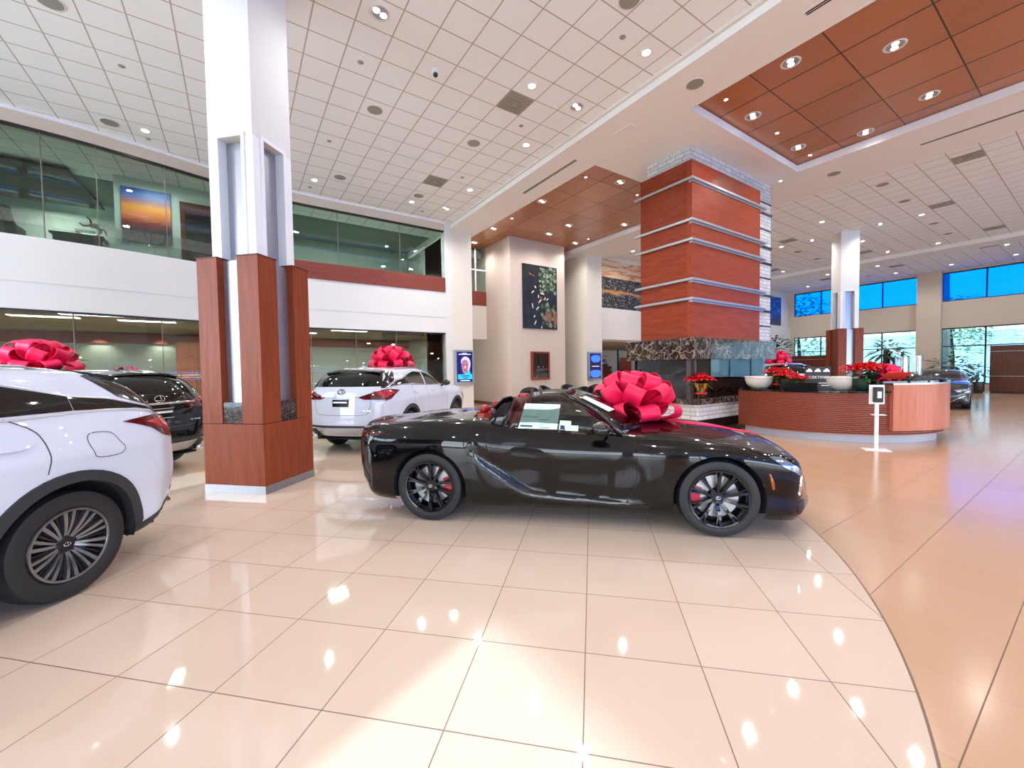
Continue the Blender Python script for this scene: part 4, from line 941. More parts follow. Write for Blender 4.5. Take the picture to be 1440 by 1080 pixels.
# pillars -----------------------------------------------------------
def make_column(loc, label):
    R = thing('pillar', label, 'pillar', loc, PI/4)
    H = .475
    b = MB(); b.box(-H,H,-H,H,.11,.93); obj('base_cladding', b, M['cherry_z'], R, bevel=.004)
    b = MB(); b.box(-H-.005,H+.005,-H-.005,H+.005,0,.11); obj('kickplate', b, M['kick'], R)
    b = MB(); b.box(-.37,.37,-.37,.37,.93,3.12)
    obj('light_panel', b, M['metal'], R)
    for sx in (-1,1):
        for sy in (-1,1):
            p = MB(); xs = sorted((sx*.155,sx*H)); ys = sorted((sy*.155,sy*H)); p.box(xs[0],xs[1],ys[0],ys[1],.936,3.14); obj('corner_post', p, M['cherry_z'], R, bevel=.003)
            p = MB(); p.box(xs[0]-.006,xs[1]+.006,ys[0]-.006,ys[1]+.006,3.14,3.155); obj('post_cap', p, M['cherry_d'], R)
            p = MB(); xs = sorted((sx*.18,sx*.35)); ys = sorted((sy*.18,sy*.35)); p.box(xs[0],xs[1],ys[0],ys[1],3.12,4.75); obj('plaster_corner', p, M['trimw'], R, bevel=.004)
    g = MB(); g.box(-.23,.23,-.23,.23,3.12,4.76); obj('niche_panel', g, M['metal'], R)
    s = MB(); s.box(-.35,.35,-.35,.35,4.75,loc[2]+CEIL); obj('shaft', s, M['plaster_w'], R, bevel=.006)
    f = MB()
    for k in range(4):
        ca, sa = [(1,0),(0,1),(-1,0),(0,-1)][k]
        def bx(u0,u1,z0,z1):
            pts = [(ca*.35-sa*u0, sa*.35+ca*u0),(ca*.35-sa*u1, sa*.35+ca*u1),(ca*.366-sa*u1, sa*.366+ca*u1),(ca*.366-sa*u0, sa*.366+ca*u0)]
            f.prism(pts, z0, z1)
        bx(-.225,-.18,3.16,4.80); bx(.18,.225,3.16,4.80); bx(-.18,.18,4.75,4.80)
    obj('niche_frame', f, M['trimw'], R)
    d = MB()
    for k in range(4):
        ca, sa = [(1,0),(0,1),(-1,0),(0,-1)][k]
        d.prism([(ca*.37-sa*-.15, sa*.37+ca*-.15),(ca*.37-sa*.15, sa*.37+ca*.15),(ca*.46-sa*.15, sa*.46+ca*.15),(ca*.46-sa*-.15, sa*.46+ca*-.15)], .94, 1.22)
    obj('lamp_box', d, M['crystal'], R)
    return R
tcr = NT('smoked_crystal'); pp = tcr.pos(True); v = tcr.voro(pp, 45); M['crystal'] = tcr.bsdf(tcr.ramp(v, [(.1,lin((150,130,128))),(.35,lin((70,50,50))),(.7,lin((30,22,24)))]), .15, coat=.5)
make_column((.25,6.905,0), 'tall square pillar with reddish wood cladding beside the white crossovers, white shaft above')
make_column((22.05,6.72,0), 'distant wood-clad pillar behind the round reception desk')

# fireplace ---------------------------------------------------------
F = thing('fireplace', 'wide wood and white stone chimney breast over a glazed marble hearth', 'fireplace', (9.15,5.6,0))
def fp(n, boxes, mat, **k):
    m = MB()
    for b in boxes: m.box(b[0]-9.15,b[1]-9.15,b[2]-5.6,b[3]-5.6,b[4],b[5])
    return obj(n, m, mat, F, **k)
fp('stone_core', [(9.5,13.75,6.06,7.34,2.33,SOF)], M['stone'])
fp('wood_panel', [(9.37,12.78,5.92,6.06,2.34,6.70)], M['cherry_x'], bevel=.004); fp('wood_panel', [(9.37,9.5,6.06,7.46,2.34,6.70)], M['cherry_y'], bevel=.004)
for z in (6.20,5.20,4.72,3.75,3.27):
    fp('metal_band', [(9.30,13.05,5.86,5.925,z,z+.06),(9.30,9.375,5.925,7.62,z,z+.06),(9.36,13.0,5.90,6.0,z-.05,z)], M['alum'], bevel=.004)
    fp('stone_shadow_line', [(12.79,13.76,6.03,6.07,z-.04,z+.03)], M['dark'])  # dark strip drawn as the band's shadow line on the stone
for z in (6.5,5.7,4.25,2.8): fp('stone_shadow_line', [(12.79,13.76,6.045,6.07,z,z+.035)], M['dark'])  # further dark strips drawn as shadow lines across the stone
fp('mantel', [(9.2,13.45,5.75,7.85,1.80,2.33)], M['marble'], bevel=.008)
fp('hearth_slab', [(9.15,14.2,5.6,8.1,.68,.82)], M['marble'], bevel=.01); fp('hearth_base', [(9.2,14.15,5.65,8.05,.30,.68)], M['stone'])
fp('plinth', [(9.6,13.8,5.95,7.8,0,.30)], M['dark']); fp('floor_border', [(8.9,14.5,5.35,8.3,.0,.012)], M['marble'])  # plinth coloured dark in place of the shadow gap under the hearth
fp('fire_glass', [(9.55,13.1,5.90,5.912,.82,1.80),(9.40,9.412,6.1,7.7,.82,1.80)], M['fire'])
fp('firebox', [(12.9,13.5,6.2,7.8,.82,1.80)], M['stone']); fp('firebox_post', [(9.40,9.47,5.90,5.97,.82,1.8)], M['dark']); fp('firebox_post', [(9.4,9.46,7.65,7.7,.82,1.8)], M['dark'])
lg = MB(); rng = random.Random(5)
for k in range(9): 
    x = 1.2+k*.28; lg.tube([(x,.9+rng.uniform(-.1,.1),.88),(x+.35,1.1+rng.uniform(-.15,.15),.93+.03*(k%3))], .045, 7)
obj('fire_log', lg, M['cherry_d'], F, True)
M['cherry_d2'] = wood('ribbed_cherry', (172,88,64), (132,62,44), 'x', .3); M['cherry_pink'] = wood('pale_cherry_panel', (200,124,96), (176,98,72), 'z', .3)
M['treeleaf'] = foliage('pale_tree_leaf', (110,150,100), (170,200,150)); M['desk_gap'] = plain('dark_slat_gap', (54,24,18), .6); M['vase'] = glass('vase_glass', (.86,.9,.92), 1.4); M['leafl'] = plain('leaflet_red', (226,70,50), .5, var=.3, vs=6)
# ------------------------------------------------------------------ plants
def leaf(mb, c, d, L, W, droop=.2, up=Vector((0,0,1)), mi=0):
    d = Vector(d).normalized(); s = d.cross(up)
    if s.length < 1e-3: s = Vector((1,0,0))
    s.normalize(); n = s.cross(d).normalized(); c = Vector(c)
    prof = [(0,.08),(.25,.8),(.5,1),(.75,.7),(1,.03)]; V = []
    for t, w in prof:
        m = c + d*(L*t) - Vector((0,0,1))*(droop*L*t*t)
        V += [m - s*W*w/2 + n*W*.12*w, m, m + s*W*w/2 + n*W*.12*w]
    F = []
    for k in range(4): a = 3*k; F += [(a,a+1,a+4,a+3),(a+1,a+2,a+5,a+4)]
    mb.add(V, F, mi)
def poinsettia(label, loc, S, pot, seed, group='poinsettias'):
    R = thing('poinsettia', label, 'plant', loc, 0, group); g = random.Random(seed)
    p = MB()
    if pot == 'foil':
        prof = [(.07,0),(.085,.02),(.10,.10),(.13,.20),(.17,.28),(.16,.285),(.12,.20),(.09,.18)]
        rings = [[(r*S*(1+.10*math.sin(9*a+h*20)*(h/.28)), 0, 0) and (r*S*(1+.12*math.sin(9*a+h*20)*(h/.28))*math.cos(a), r*S*(1+.12*math.sin(9*a+h*20)*(h/.28))*math.sin(a), h*S) for a in np.linspace(0,2*PI,36,endpoint=False)] for r, h in prof]
        p.loft(rings, True, True); obj('pot_wrap', p, M['goldfoil'], R, True, angle=30)
        b = MB(); b.lathe([(.088*S,.07*S),(.104*S,.07*S),(.108*S,.10*S),(.092*S,.10*S)], 24); b.sphere((.09*S,-.06*S,.085*S), .035*S, 8, 6, (1.3,.6,1)); b.sphere((.11*S,.0,.085*S), .03*S, 8, 6, (.6,1.3,1)); obj('pot_ribbon', b, M['bow'], R, True)
    else:
        p.lathe([(.065*S,0),(.09*S,.02*S),(.12*S,.10*S),(.135*S,.20*S),(.125*S,.205*S),(.1*S,.17*S),(.0,.17*S)], 20); obj('pot_wrap', p, M['leafwrap'], R, True, angle=40)
    lf, br = MB(), MB()
    for k in range(26):
        a = g.uniform(0, 2*PI); e = g.uniform(-.2,.6); leaf(lf, (.05*S*math.cos(a),.05*S*math.sin(a),(.22+.1*g.random())*S), (math.cos(a),math.sin(a),e), g.uniform(.14,.24)*S, .09*S, .3)
    obj('foliage', lf, M['leaf'], R, True)
    for k in range(12):
        a = 2*PI*k/8 + g.uniform(-.2,.2); r = .17 if k < 8 else .06; cx, cy, cz = r*S*math.cos(a), r*S*math.sin(a), (.42 - r*.3 + g.uniform(-.02,.03))*S
        for ring, (n, L, e) in enumerate(((8,.15,.05),(7,.12,.35),(5,.08,.8))):
            o = g.uniform(0, 6)
            for q in range(n): b = o + 2*PI*q/n; leaf(br, (cx,cy,cz+ring*.008*S), (math.cos(b),math.sin(b),e), L*S, .078*S, .25, mi=0)
        br.sphere((cx,cy,cz+.02*S), .012*S, 6, 5, mi=1)
    obj('red_bracts', br, [M['petal'], M['goldfoil']], R, True)
    return R
M['leafwrap'] = plain('dark_green_wrap', (24,52,38), .35, var=.3, vs=18)
def bushy(label, loc, H, Wd, seed, mat, pot=None, n=160, L=.28, trunk=True, cat='plant', name='potted_plant', zc=.62):
    R = thing(name, label, cat, loc, 0); g = random.Random(seed); f = MB()
    for k in range(n):
        a, b = g.uniform(0, 2*PI), g.uniform(-1, 1); rr = g.random()**.4; rad = math.sqrt(1-b*b)*rr
        c = (Wd/2*rad*math.cos(a)*.8, Wd/2*rad*math.sin(a)*.8, H*zc + b*rr*H*(1-zc)*.9)
        leaf(f, c, (math.cos(a),math.sin(a),b*.6+.15), L*g.uniform(.7,1.2), L*.42, .35)
    obj('foliage', f, mat, R, True)
    t = MB()
    for k in range(3): t.tube([(.03*k,0,.2),(.05*k-.03,.03*k,H*.35),(.1*k-.1,.06*k-.06,H*zc)], .018, 6)
    obj('stem', t, M['soil'], R, True)
    if pot:
        p = MB(); r, h = pot; p.lathe([(r*.75,0),(r,h*.2),(r*1.0,h),(r*.92,h),(r*.9,h*.9),(.001,h*.9)], 28); obj('pot', p, M['potd'], R, True, angle=40)
    return R
M['potd'] = plain('dark_brown_pot', (46,34,30), .4)

# ------------------------------------------------------------------ reception desk
DX, DY = 12.17, 4.17
def sector(mb, r0, r1, z0, z1, a0, a1, n=60, mi=0):
    rings = []
    for k in range(n+1):
        a = math.radians(a0+(a1-a0)*k/n); c, s = math.cos(a), math.sin(a); rings.append([(r0*c,r0*s,z0),(r1*c,r1*s,z0),(r1*c,r1*s,z1),(r0*c,r0*s,z1)])
    return mb.loft(rings, True, True, mi)
D = thing('reception_desk', 'round reception desk with ribbed reddish wood front and a smooth raised curved panel', 'desk', (DX,DY,0))
m = MB(); sector(m, 1.95, 2.03, 0, .17, 152, 420, 90); obj('kickplate', m, M['kick2'], D, True, angle=30)
m = MB(); sector(m, 1.95, 2.085, .17, 1.03, 150, 425, 100); obj('desk_body', m, M['desk_gap'], D, True, angle=30)
m = MB()
for k in range(22): z = .175+k*.0388; sector(m, 2.08, 2.135, z, z+.022, 151, 420, 90)
obj('slat_front', m, M['cherry_d2'], D, True, angle=30)
m = MB(); sector(m, 1.42, 2.14, .17, 1.04, 149.0, 150.6, 2); obj('end_panel', m, M['cherry_z'], D)
m = MB(); sector(m, 1.40, 2.17, 1.03, 1.065, 148.5, 230, 60); obj('counter_top', m, M['counter'], D, True, angle=30)
m = MB(); sector(m, 1.95, 2.22, .27, 1.19, 230, 425, 90); obj('raised_panel', m, M['cherry_pink'], D, True, angle=30)
m = MB(); sector(m, 1.95, 2.215, 1.19, 1.225, 230, 425, 80); obj('panel_trim', m, M['alum'], D, True, angle=30)
m = MB(); sector(m, 1.40, 2.26, 1.225, 1.265, 222, 425, 80); obj('upper_counter', m, M['counter'], D, True, angle=30)
m = MB(); sector(m, 1.42, 1.95, 1.065, 1.225, 226, 230, 6); sector(m, 1.42,1.5,.1,1.225,230,420,60); obj('inner_wall', m, M['cherry_d'], D, True, angle=30)
def on_desk(th, r, z): a = math.radians(th); return (DX+r*math.cos(a), DY+r*math.sin(a), z)
def bowl(label, loc, r, h):
    m = MB(); prof = [(.35*r,0),(.6*r,.06*h),(.86*r,.40*h),(.96*r,.72*h),(.97*r,.78*h),(.93*r,.80*h),(.95*r,.84*h),(1.0*r,.88*h),(1.0*r,h),(.94*r,h),(.90*r,.8*h),(.5*r,.2*h),(.001,.18*h)]
    m.lathe(prof, 40); o = obj('bowl', m, M['ceramic'], None, True, loc=loc, angle=40); return tag(o, label, 'bowl', 'white bowls on the reception desk')
bowl('white ceramic bowl at the left end of the reception desk', on_desk(157.5, 1.82, 1.067), .31, .29)
bowl('white ceramic bowl in front of the distant pillar, left of the red poinsettias', on_desk(210.5, 1.66, 1.067), .31, .29)
poinsettia('red poinsettia in gold foil on the marble hearth', (9.62,5.86,.823), 1.34, 'foil', 1)
poinsettia('red poinsettia peeking out behind the left white bowl', on_desk(165, 1.50, 1.067), 1.1, 'foil', 2)
poinsettia('red poinsettia in a dark wrap between the left bowl and the black sign', on_desk(177, 1.72, 1.067), .88, 'dark', 3)
poinsettia('small low red poinsettia standing just left of the black sign', on_desk(187, 1.88, 1.067), .74, 'dark', 4)
poinsettia('large red poinsettia in dark green wrap above the hand sanitizer stand', on_desk(219, 1.90, 1.067), 1.22, 'dark', 5)
poinsettia('red poinsettia lying low on the raised counter beside the desk bow', on_desk(229, 1.72, 1.267), .85, 'dark', 6)
make_bow('red bow on the reception desk in front of the glass vases', on_desk(239, 1.70, 1.32), .56, 11, 'gift bows', (.5,-.9,.3))
bushy('leafy green potted plant rising above the desk bow', on_desk(247, 1.50, 1.267), .86, .55, 8, M['leaf'], (.09,.26), 60, .22, zc=.75)
for k, (th, r, h, rr, lb) in enumerate(((246, 1.80, .48, .13, 'tall clear glass cylinder vase directly behind the desk bow'), (253, 1.90, .50, .12, 'tall clear glass cylinder vase, rightmost on the desk'), (250, 1.62, .62, .13, 'tallest clear glass cylinder vase at the back of the desk group'))):
    m = MB(); m.lathe([(.001,.004),(rr,.004),(rr,h),(rr-.008,h),(rr-.008,.03),(.001,.03)], 32); tag(obj('glass_vase', m, M['vase'], None, True, loc=on_desk(th, r, 1.266), angle=40), lb, 'vase', 'glass vases on the desk')
for th, lb, sd in ((250, 'crumpled black cloth around the foot of the glass vases', 1), (262, 'crumpled black cloth at the right end of the desk top', 2)):
    g = random.Random(sd); m = MB(); N = 12; V = []
    for i in range(N+1):
        for j in range(N+1):
            x, y = (i/N-.5), (j/N-.5); e = max(0, 1-4*max(x*x,y*y)**1.0); V.append((x*.62, y*.30, .004+e*(.05+.07*abs(math.sin(9*x+sd)*math.cos(7*y+3*x)))))
    m.add(V, [(i*(N+1)+j,(i+1)*(N+1)+j,(i+1)*(N+1)+j+1,i*(N+1)+j+1) for i in range(N) for j in range(N)])
    o = tag(obj('black_cloth', m, M['leather'], None, True, loc=on_desk(th, 2.03, 1.266)), lb, 'cloth', 'black cloths on the desk'); o.rotation_euler = (0,0,math.radians(th-90)); sd_ = o.modifiers.new('t','SOLIDIFY'); sd_.thickness = .004
# tent sign with three white car shapes
SG = thing('counter_sign', 'black counter sign with white car icons and lettering on the desk', 'sign', on_desk(197, 1.78, 1.067), math.radians(198+90))
m = MB(); m.box(-.24,.24,-.03,.03,0,.02); m.box(-.23,.23,-.012,.012,.02,.50); obj('sign_board', m, M['black'], SG, bevel=.003)
def text_on(body, size, loc, rot, mat, parent, name='lettering', ext=.002, align='CENTER'):
    cu = bpy.data.curves.new(name, 'FONT'); cu.body = body; cu.size = size; cu.extrude = ext; cu.align_x = align; cu.align_y = 'CENTER'
    o = bpy.data.objects.new(name, cu); COL.objects.link(o); dg = bpy.context.evaluated_depsgraph_get(); dg.update()
    me = bpy.data.meshes.new_from_object(o.evaluated_get(dg)); bpy.data.objects.remove(o); me.materials.clear(); me.materials.append(mat)
    q = bpy.data.objects.new(name, me); COL.objects.link(q); q.parent = parent; q.location = loc; q.rotation_euler = rot; return q
for x in (-.15,0,.15):
    m = MB(); m.loft([[(x-.055,y,.39),(x-.05,y,.425),(x-.03,y,.43),(x-.015,y,.46),(x+.025,y,.46),(x+.04,y,.43),(x+.055,y,.425),(x+.055,y,.39)] for y in (.012,.016)], True, True)
    m.loft([[(x-.055,y,.39),(x-.05,y,.425),(x-.03,y,.43),(x-.015,y,.46),(x+.025,y,.46),(x+.04,y,.43),(x+.055,y,.425),(x+.055,y,.39)] for y in (-.016,-.012)], True, True); obj('car_icon', m, M['white_plastic'], SG)
text_on('L/CERTIFIED', .078, (0,-.013,.27), (PI/2,0,0), M['white_plastic'], SG); text_on('L/CERTIFIED', .078, (0,.013,.27), (PI/2,0,PI), M['white_plastic'], SG)
for sy in (-1,1):
    for k, (a, b) in enumerate(((.02,.20),(.06,.20))): m = MB(); m.box(min(sy*-a,sy*-b), max(sy*-a,sy*-b), min(sy*.012,sy*.014), max(sy*.012,sy*.014), .14-.05*k, .155-.05*k); obj('small_print', m, M['white_plastic'], SG)
m = MB(); m.box(-.3,.3,-.02,.02,0,.16); o = tag(obj('brochure_tray', m, M['gloss'], None, loc=on_desk(189, 2.0, 1.067), bevel=.01), 'low black brochure tray below the certified sign', 'tray'); o.rotation_euler = (0,0,math.radians(99))
m = MB(); m.box(-.24,.24,-.003,.003,0,.26); o = tag(obj('leaflet', m, M['leafl'], None, loc=on_desk(233, 2.02, 1.30)), 'red and white printed leaflet leaning beside the desk bow', 'leaflet'); o.rotation_euler = (1.0,0,math.radians(-38))
# hand sanitizer stand
S_ = thing('sanitizer_stand', 'white floor-standing hand sanitizer dispenser in front of the reception desk', 'dispenser', (9.86,2.50,0), math.radians(-57))
m = MB(); m.box(-.19,.19,-.13,.13,0,.012); obj('base_plate', m, M['white_plastic'], S_, bevel=.003)
m = MB(); m.box(-.028,.028,-.02,.02,.012,1.0); obj('pole', m, M['white_plastic'], S_, bevel=.004)
m = MB(); m.box(-.115,.115,0,.012,.86,1.22); obj('back_plate', m, M['white_plastic'], S_, bevel=.003); m = MB(); m.box(-.065,.065,-.10,0,.90,1.18); obj('dispenser', m, M['black'], S_, bevel=.012)
m = MB(); m.box(-.025,.035,-.104,-.10,.98,1.10); obj('dispenser_label', m, M['alum'], S_); m = MB(); m.box(-.09,.11,-.12,.02,.66,.672); obj('drip_tray', m, M['white_plastic'], S_, bevel=.003)

# ------------------------------------------------------------------ things on the walls
def canvas(name, label, cat, loc, W, H, D_, mat, rz=0):
    m = MB(); m.box(-W/2,W/2,-D_,0,-H/2,H/2); o = obj(name, m, mat, None, bevel=.004); o.location = loc; o.rotation_euler = (0,0,rz); return tag(o, label, cat)
def xz(t, s=1): p = t.pos(True); x, y, z = t.sep(p); return p, x, z
t = NT('sunset_painting'); p, x, z = xz(t); n = t.noise(t.mapping(p, (1.2,1,22)), 2.5, 4, .6, .8)
f = t.math('ADD', t.math('ADD', t.math('DIVIDE', z, 1.56), .5), t.math('MULTIPLY', t.math('SUBTRACT', n, .5), .35))
M['sunset'] = t.bsdf(t.ramp(f, [(0,lin((30,26,40))),(.25,lin((60,40,52))),(.38,lin((150,60,48))),(.52,lin((232,120,44))),(.66,lin((244,160,60))),(.76,lin((170,110,110))),(.88,lin((60,110,190))),(1,lin((40,80,160)))]), .4)
canvas('sunset_painting', 'sunset seascape canvas seen through the mezzanine glass', 'painting', (-2.08,15.99,6.235), 1.10, 1.57, .04, M['sunset'])
t = NT('pond_ground'); p, x, z = xz(t); n = t.noise(p, 2.5, 4); M['pond'] = t.bsdf(t.ramp(n, [(.35,lin((14,16,22))),(.65,lin((34,38,48)))]), .35)
K = canvas('pond_artwork', 'tall dark canvas of white fish and green lily pads on the taupe wall', 'artwork', (11.36,YW-.002,4.83), 1.93, 2.82, .05, M['pond'])
g = random.Random(12); pads, pads2, fish, rock = MB(), MB(), MB(), MB()
def disc(mb, x, z, r, sx=1, y=-.053, rot=0, n=12):
    V = [(x, y, z)] + [(x+r*sx*math.cos(a)*math.cos(rot)-r*math.sin(a)*math.sin(rot), y-.0004, z+r*sx*math.cos(a)*math.sin(rot)+r*math.sin(a)*math.cos(rot)) for a in np.linspace(.25, 2*PI-.15, n)]
    mb.add(V, [(0, i, i+1) for i in range(1, n)])
for k in range(110):
    if k < 70: x, z = g.uniform(-.15,.93), g.uniform(.25,1.36)
    else: x, z = g.uniform(-.1,.9), g.uniform(-1.36,-.25)
    if x < -.1+max(0,.5-z)*.1: continue
    disc(pads if g.random() < .6 else pads2, x, z, g.uniform(.045,.10), y=-.052-.0006*k/10, rot=g.uniform(0,6))
for (x,z,a,L) in ((-.42,.22,.7,.17),(-.12,.05,1.6,.12),(.12,.17,-.15,.22),(-.02,-.15,.8,.24),(-.46,-.38,1.8,.20),(-.16,-.48,.8,.20),(.25,-.02,1.2,.12),(-.30,.45,2.2,.1),(-.35,-.85,1.1,.1),(-.30,-1.12,1.1,.2),(.05,-1.32,1.5,.1),(.4,-.05,.7,.12)):
    disc(fish, x, z, .030, L/.06, y=-.056, rot=a); disc(fish, x-L*.55*math.cos(a), z-L*.55*math.sin(a), .035, .5, y=-.056, rot=a)
orange = MB()
for (x,z,a,L) in ((-.55,.98,-.45,.2),(-.38,.93,.1,.08),(.18,-.08,.9,.12),(.02,.0,.6,.1)): disc(orange, x, z, .028, L/.056, y=-.057, rot=a)
for (x,z,r,s) in ((.35,-.80,.10,3),(.52,-.86,.10,3.2),(.86,-.95,.10,4.2),(.78,-.7,.07,3)): disc(rock, x, z, r, s, y=-.058, rot=1.45)
obj('lily_pads', pads, plain('pad_green', (132,150,118), .5, var=.2), K); obj('dark_lily_pads', pads2, plain('pad_dark', (66,92,70), .5, var=.2), K); obj('white_fish', fish, plain('fish_white', (232,226,214), .5), K); obj('orange_fish', orange, plain('fish_orange', (206,110,60), .5), K); obj('painted_rocks', rock, plain('rock_brown', (140,92,74), .6, var=.2), K)
t = NT('dusk_sky_mural'); p, x, z = xz(t); n = t.noise(t.mapping(p, (.25,1,2.2), (0,.12,0)), 1.6, 4, .55, .6)
M['skym'] = t.bsdf(t.ramp(n, [(.3,lin((222,196,160))),(.45,lin((228,206,170))),(.53,lin((206,112,76))),(.60,lin((230,188,140))),(.75,lin((196,196,176)))]), .6)
MU = thing('city_mural', 'wide mural of a dark city under an orange streaked sky, partly behind the fireplace', 'mural', (19.1,YW+.14,5.95))
m = MB(); m.box(-3.9,3.9,-.02,0,-.02+.34,1.2); obj('sky_panel', m, M['skym'], MU)
t = NT('city_mural'); p, x, z = xz(t); v = t.voro(t.mapping(p, (1,1,1.6)), 20, out='Color'); gg = t.n('ShaderNodeRGBToBW'); t.l(v, gg.inputs[0]); n = t.noise(t.mapping(p, (.6,1,2)), 1.2, 3)
c = t.ramp(gg.outputs[0], [(.55,lin((20,22,26))),(.68,lin((56,52,58))),(.80,lin((150,138,132))),(.92,lin((236,222,206)))])
band = t.ramp(t.math('ADD', z, t.math('MULTIPLY', n, .5)), [(.0,(0,0,0,1)),(.1,(0,0,0,1))]); c2 = t.mix(t.ramp(t.math('ABSOLUTE', t.math('ADD', t.math('ADD', z, .42), t.math('MULTIPLY', t.math('SUBTRACT', n, .5), .4))), [(0.02,(1,1,1,1)),(.10,(0,0,0,1))]), c, lin((214,150,80)))
M['city'] = t.bsdf(t.mix(.25, c2, lin((30,30,34))), .5)
m = MB(); m.box(-3.9,3.9,-.06,0,-1.26,.31); obj('city_panel', m, M['city'], MU)
t = NT('night_art'); p, x, z = xz(t); n = t.noise(p, 3.2, 5, .6, .5); M['night'] = t.bsdf(t.ramp(n, [(.4,lin((14,22,40))),(.58,lin((40,56,84))),(.7,lin((150,160,180)))]), .4)
canvas('night_artwork', 'dark blue artwork high on the far wall beside the blue windows', 'artwork', (34.2,YW+.148,5.78), 1.75, 2.15, .05, M['night'])
def screen(label, loc, W, H, rz=0):
    R = thing('wall_display', label, 'screen', loc, rz, 'portrait displays on the piers'); m = MB(); m.box(-W/2,W/2,-.10,0,-H/2,H/2); obj('frame', m, M['alum'], R, bevel=.006)
    m = MB(); m.box(-W/2+.09,W/2-.09,-.104,-.10,-H/2+.09,H/2-.07); s = obj('screen', m, M['scr_navy'], R); return R, s
for nm, c, e in (('scr_navy',(14,18,92),1.3),('scr_blue',(60,110,240),1.5),('scr_cyan',(40,170,250),1.6),('scr_skin',(180,120,140),1.1),('scr_hair',(190,180,235),1.4),('scr_dark',(40,24,70),1.0),('scr_white',(225,230,255),1.5)):
    t = NT(nm); n = t.noise(t.pos(True), 7, 3); a = lin(c); t.bsdf((0,0,0,1), .3, emit=t.mix(n, tuple(v*.75 for v in a[:3])+(1,), a), es=e); M[nm] = t.m
R, s = screen('wall display showing a smiling grey-haired man, on the left pier', (7.45,YW-.03,1.73), .86, 1.36)
def flat(name, poly, y, mat, par):
    m = MB(); m.loft([[(x,y,z) for x, z in poly],[(x,y-.002,z) for x, z in poly]], True, True); return obj(name, m, mat, par)
flat('portrait_hair', spline2([(-.16,.18),(-.13,.33),(.0,.42),(.16,.38),(.25,.22),(.24,.0),(.16,-.16),(.10,-.1),(-.1,.1)], 4), -.105, M['scr_hair'], s)
flat('portrait_face', spline2([(-.14,.10),(-.10,.25),(.03,.30),(.14,.22),(.16,.02),(.10,-.18),(.02,-.27),(-.07,-.22),(-.13,-.05)], 4), -.108, M['scr_skin'], s)
for q in ([(-.09,.10),(-.03,.11),(-.03,.08),(-.09,.07)],[(.05,.11),(.11,.10),(.11,.07),(.05,.08)],[(-.05,-.08),(.02,-.11),(.09,-.07),(.02,-.15)]): flat('portrait_feature', q, -.111, M['scr_dark'], s)
flat('portrait_nose', [(0,.05),(.03,.05),(.045,-.03),(-.01,-.03)], -.111, M['scr_hair'], s)
flat('portrait_collar', [(.02,-.27),(.20,-.12),(.27,-.28),(-.1,-.30)], -.1095, M['scr_cyan'], s); flat('caption_box', [(-.30,-.28),(.33,-.28),(.33,-.47),(-.30,-.47)], -.107, M['scr_cyan'], s)
for (a, b, z, h, mt) in ((-.17,.20,-.345,.035,'scr_navy'),(-.10,.14,-.42,.03,'scr_navy'),(-.26,.27,.51,.03,'scr_white'),(-.10,.10,.555,.02,'scr_white'),(-.2,.22,-.53,.03,'scr_white')): flat('caption_line', [(a,z-h/2),(b,z-h/2),(b,z+h/2),(a,z+h/2)], -.109, M[mt], s)
R, s = screen('wall display with blue abstract pictures, on the right pier', (14.50,14.36,1.73), .92, 1.36)
flat('picture', spline2([(-.3,.42),(-.1,.52),(.25,.50),(.33,.35),(.2,.2),(-.2,.2)], 4), -.108, M['scr_blue'], s); flat('picture', spline2([(-.33,-.25),(0,-.2),(.33,-.25),(.3,-.5),(0,-.56),(-.3,-.5)], 4), -.108, M['scr_blue'], s)
flat('dark_band', [(-.36,.13),(.36,.13),(.36,-.17),(-.36,-.17)], -.106, M['scr_dark'], s); flat('caption_line', [(-.25,-.03),(.25,-.03),(.25,-.005),(-.25,-.005)], -.109, M['scr_white'], s)
B = thing('menu_case', 'shallow red wood glass-fronted wall case below the pond artwork', 'case', (11.31,YW,1.77)); m = MB()
for b in ((-.51,.51,.55,.63),(-.51,.51,-.63,-.55),(-.51,-.43,-.55,.55),(.43,.51,-.55,.55)): m.box(b[0],b[1],-.10,0,b[2],b[3])
obj('frame', m, M['cherry_z'], B, bevel=.004); m = MB(); m.box(-.43,.43,-.03,-.005,-.55,.55); obj('back', m, plain('case_back', (128,84,78), .5), B); m = MB(); m.box(-.43,.43,-.085,-.08,-.55,.55); obj('glass', m, M['office'], B)
m = MB(); m.box(-.43,.43,-.08,-.03,-.12,-.10); m.tube([(-.12,-.055,-.1),(-.12,-.055,.3)], .01, 6); m.tube([(-.2,-.055,.3),(.05,-.055,.3)], .01, 6); obj('shelf', m, M['cherry_d'], B)
m = MB(); m.sphere((-.15,-.055,-.05), .05, 10, 6); m.sphere((-.2,-.055,-.48), .06, 10, 6, (1.5,.5,.8)); m.box(.1,.28,-.07,-.04,-.1,-.02); obj('trophies', m, M['chrome'], B, True)
m = MB(); m.box(-.16,.16,-.02,0,-.31,.31); m2 = tag(obj('wall_plaque', m, M['alum'], None, loc=(14.28,14.38,1.3), bevel=.003), 'narrow grey metal plaque on the right pier', 'plaque')
t_ = MB(); t_.loft([[(-.05,y,.22),(.06,y,.1),(-.02,y,.02),(.05,y,-.2),(.01,y,-.2),(-.06,y,.0),(.0,y,.1)] for y in (-.024,-.02)], True, True); obj('plaque_mark', t_, M['black'], m2)

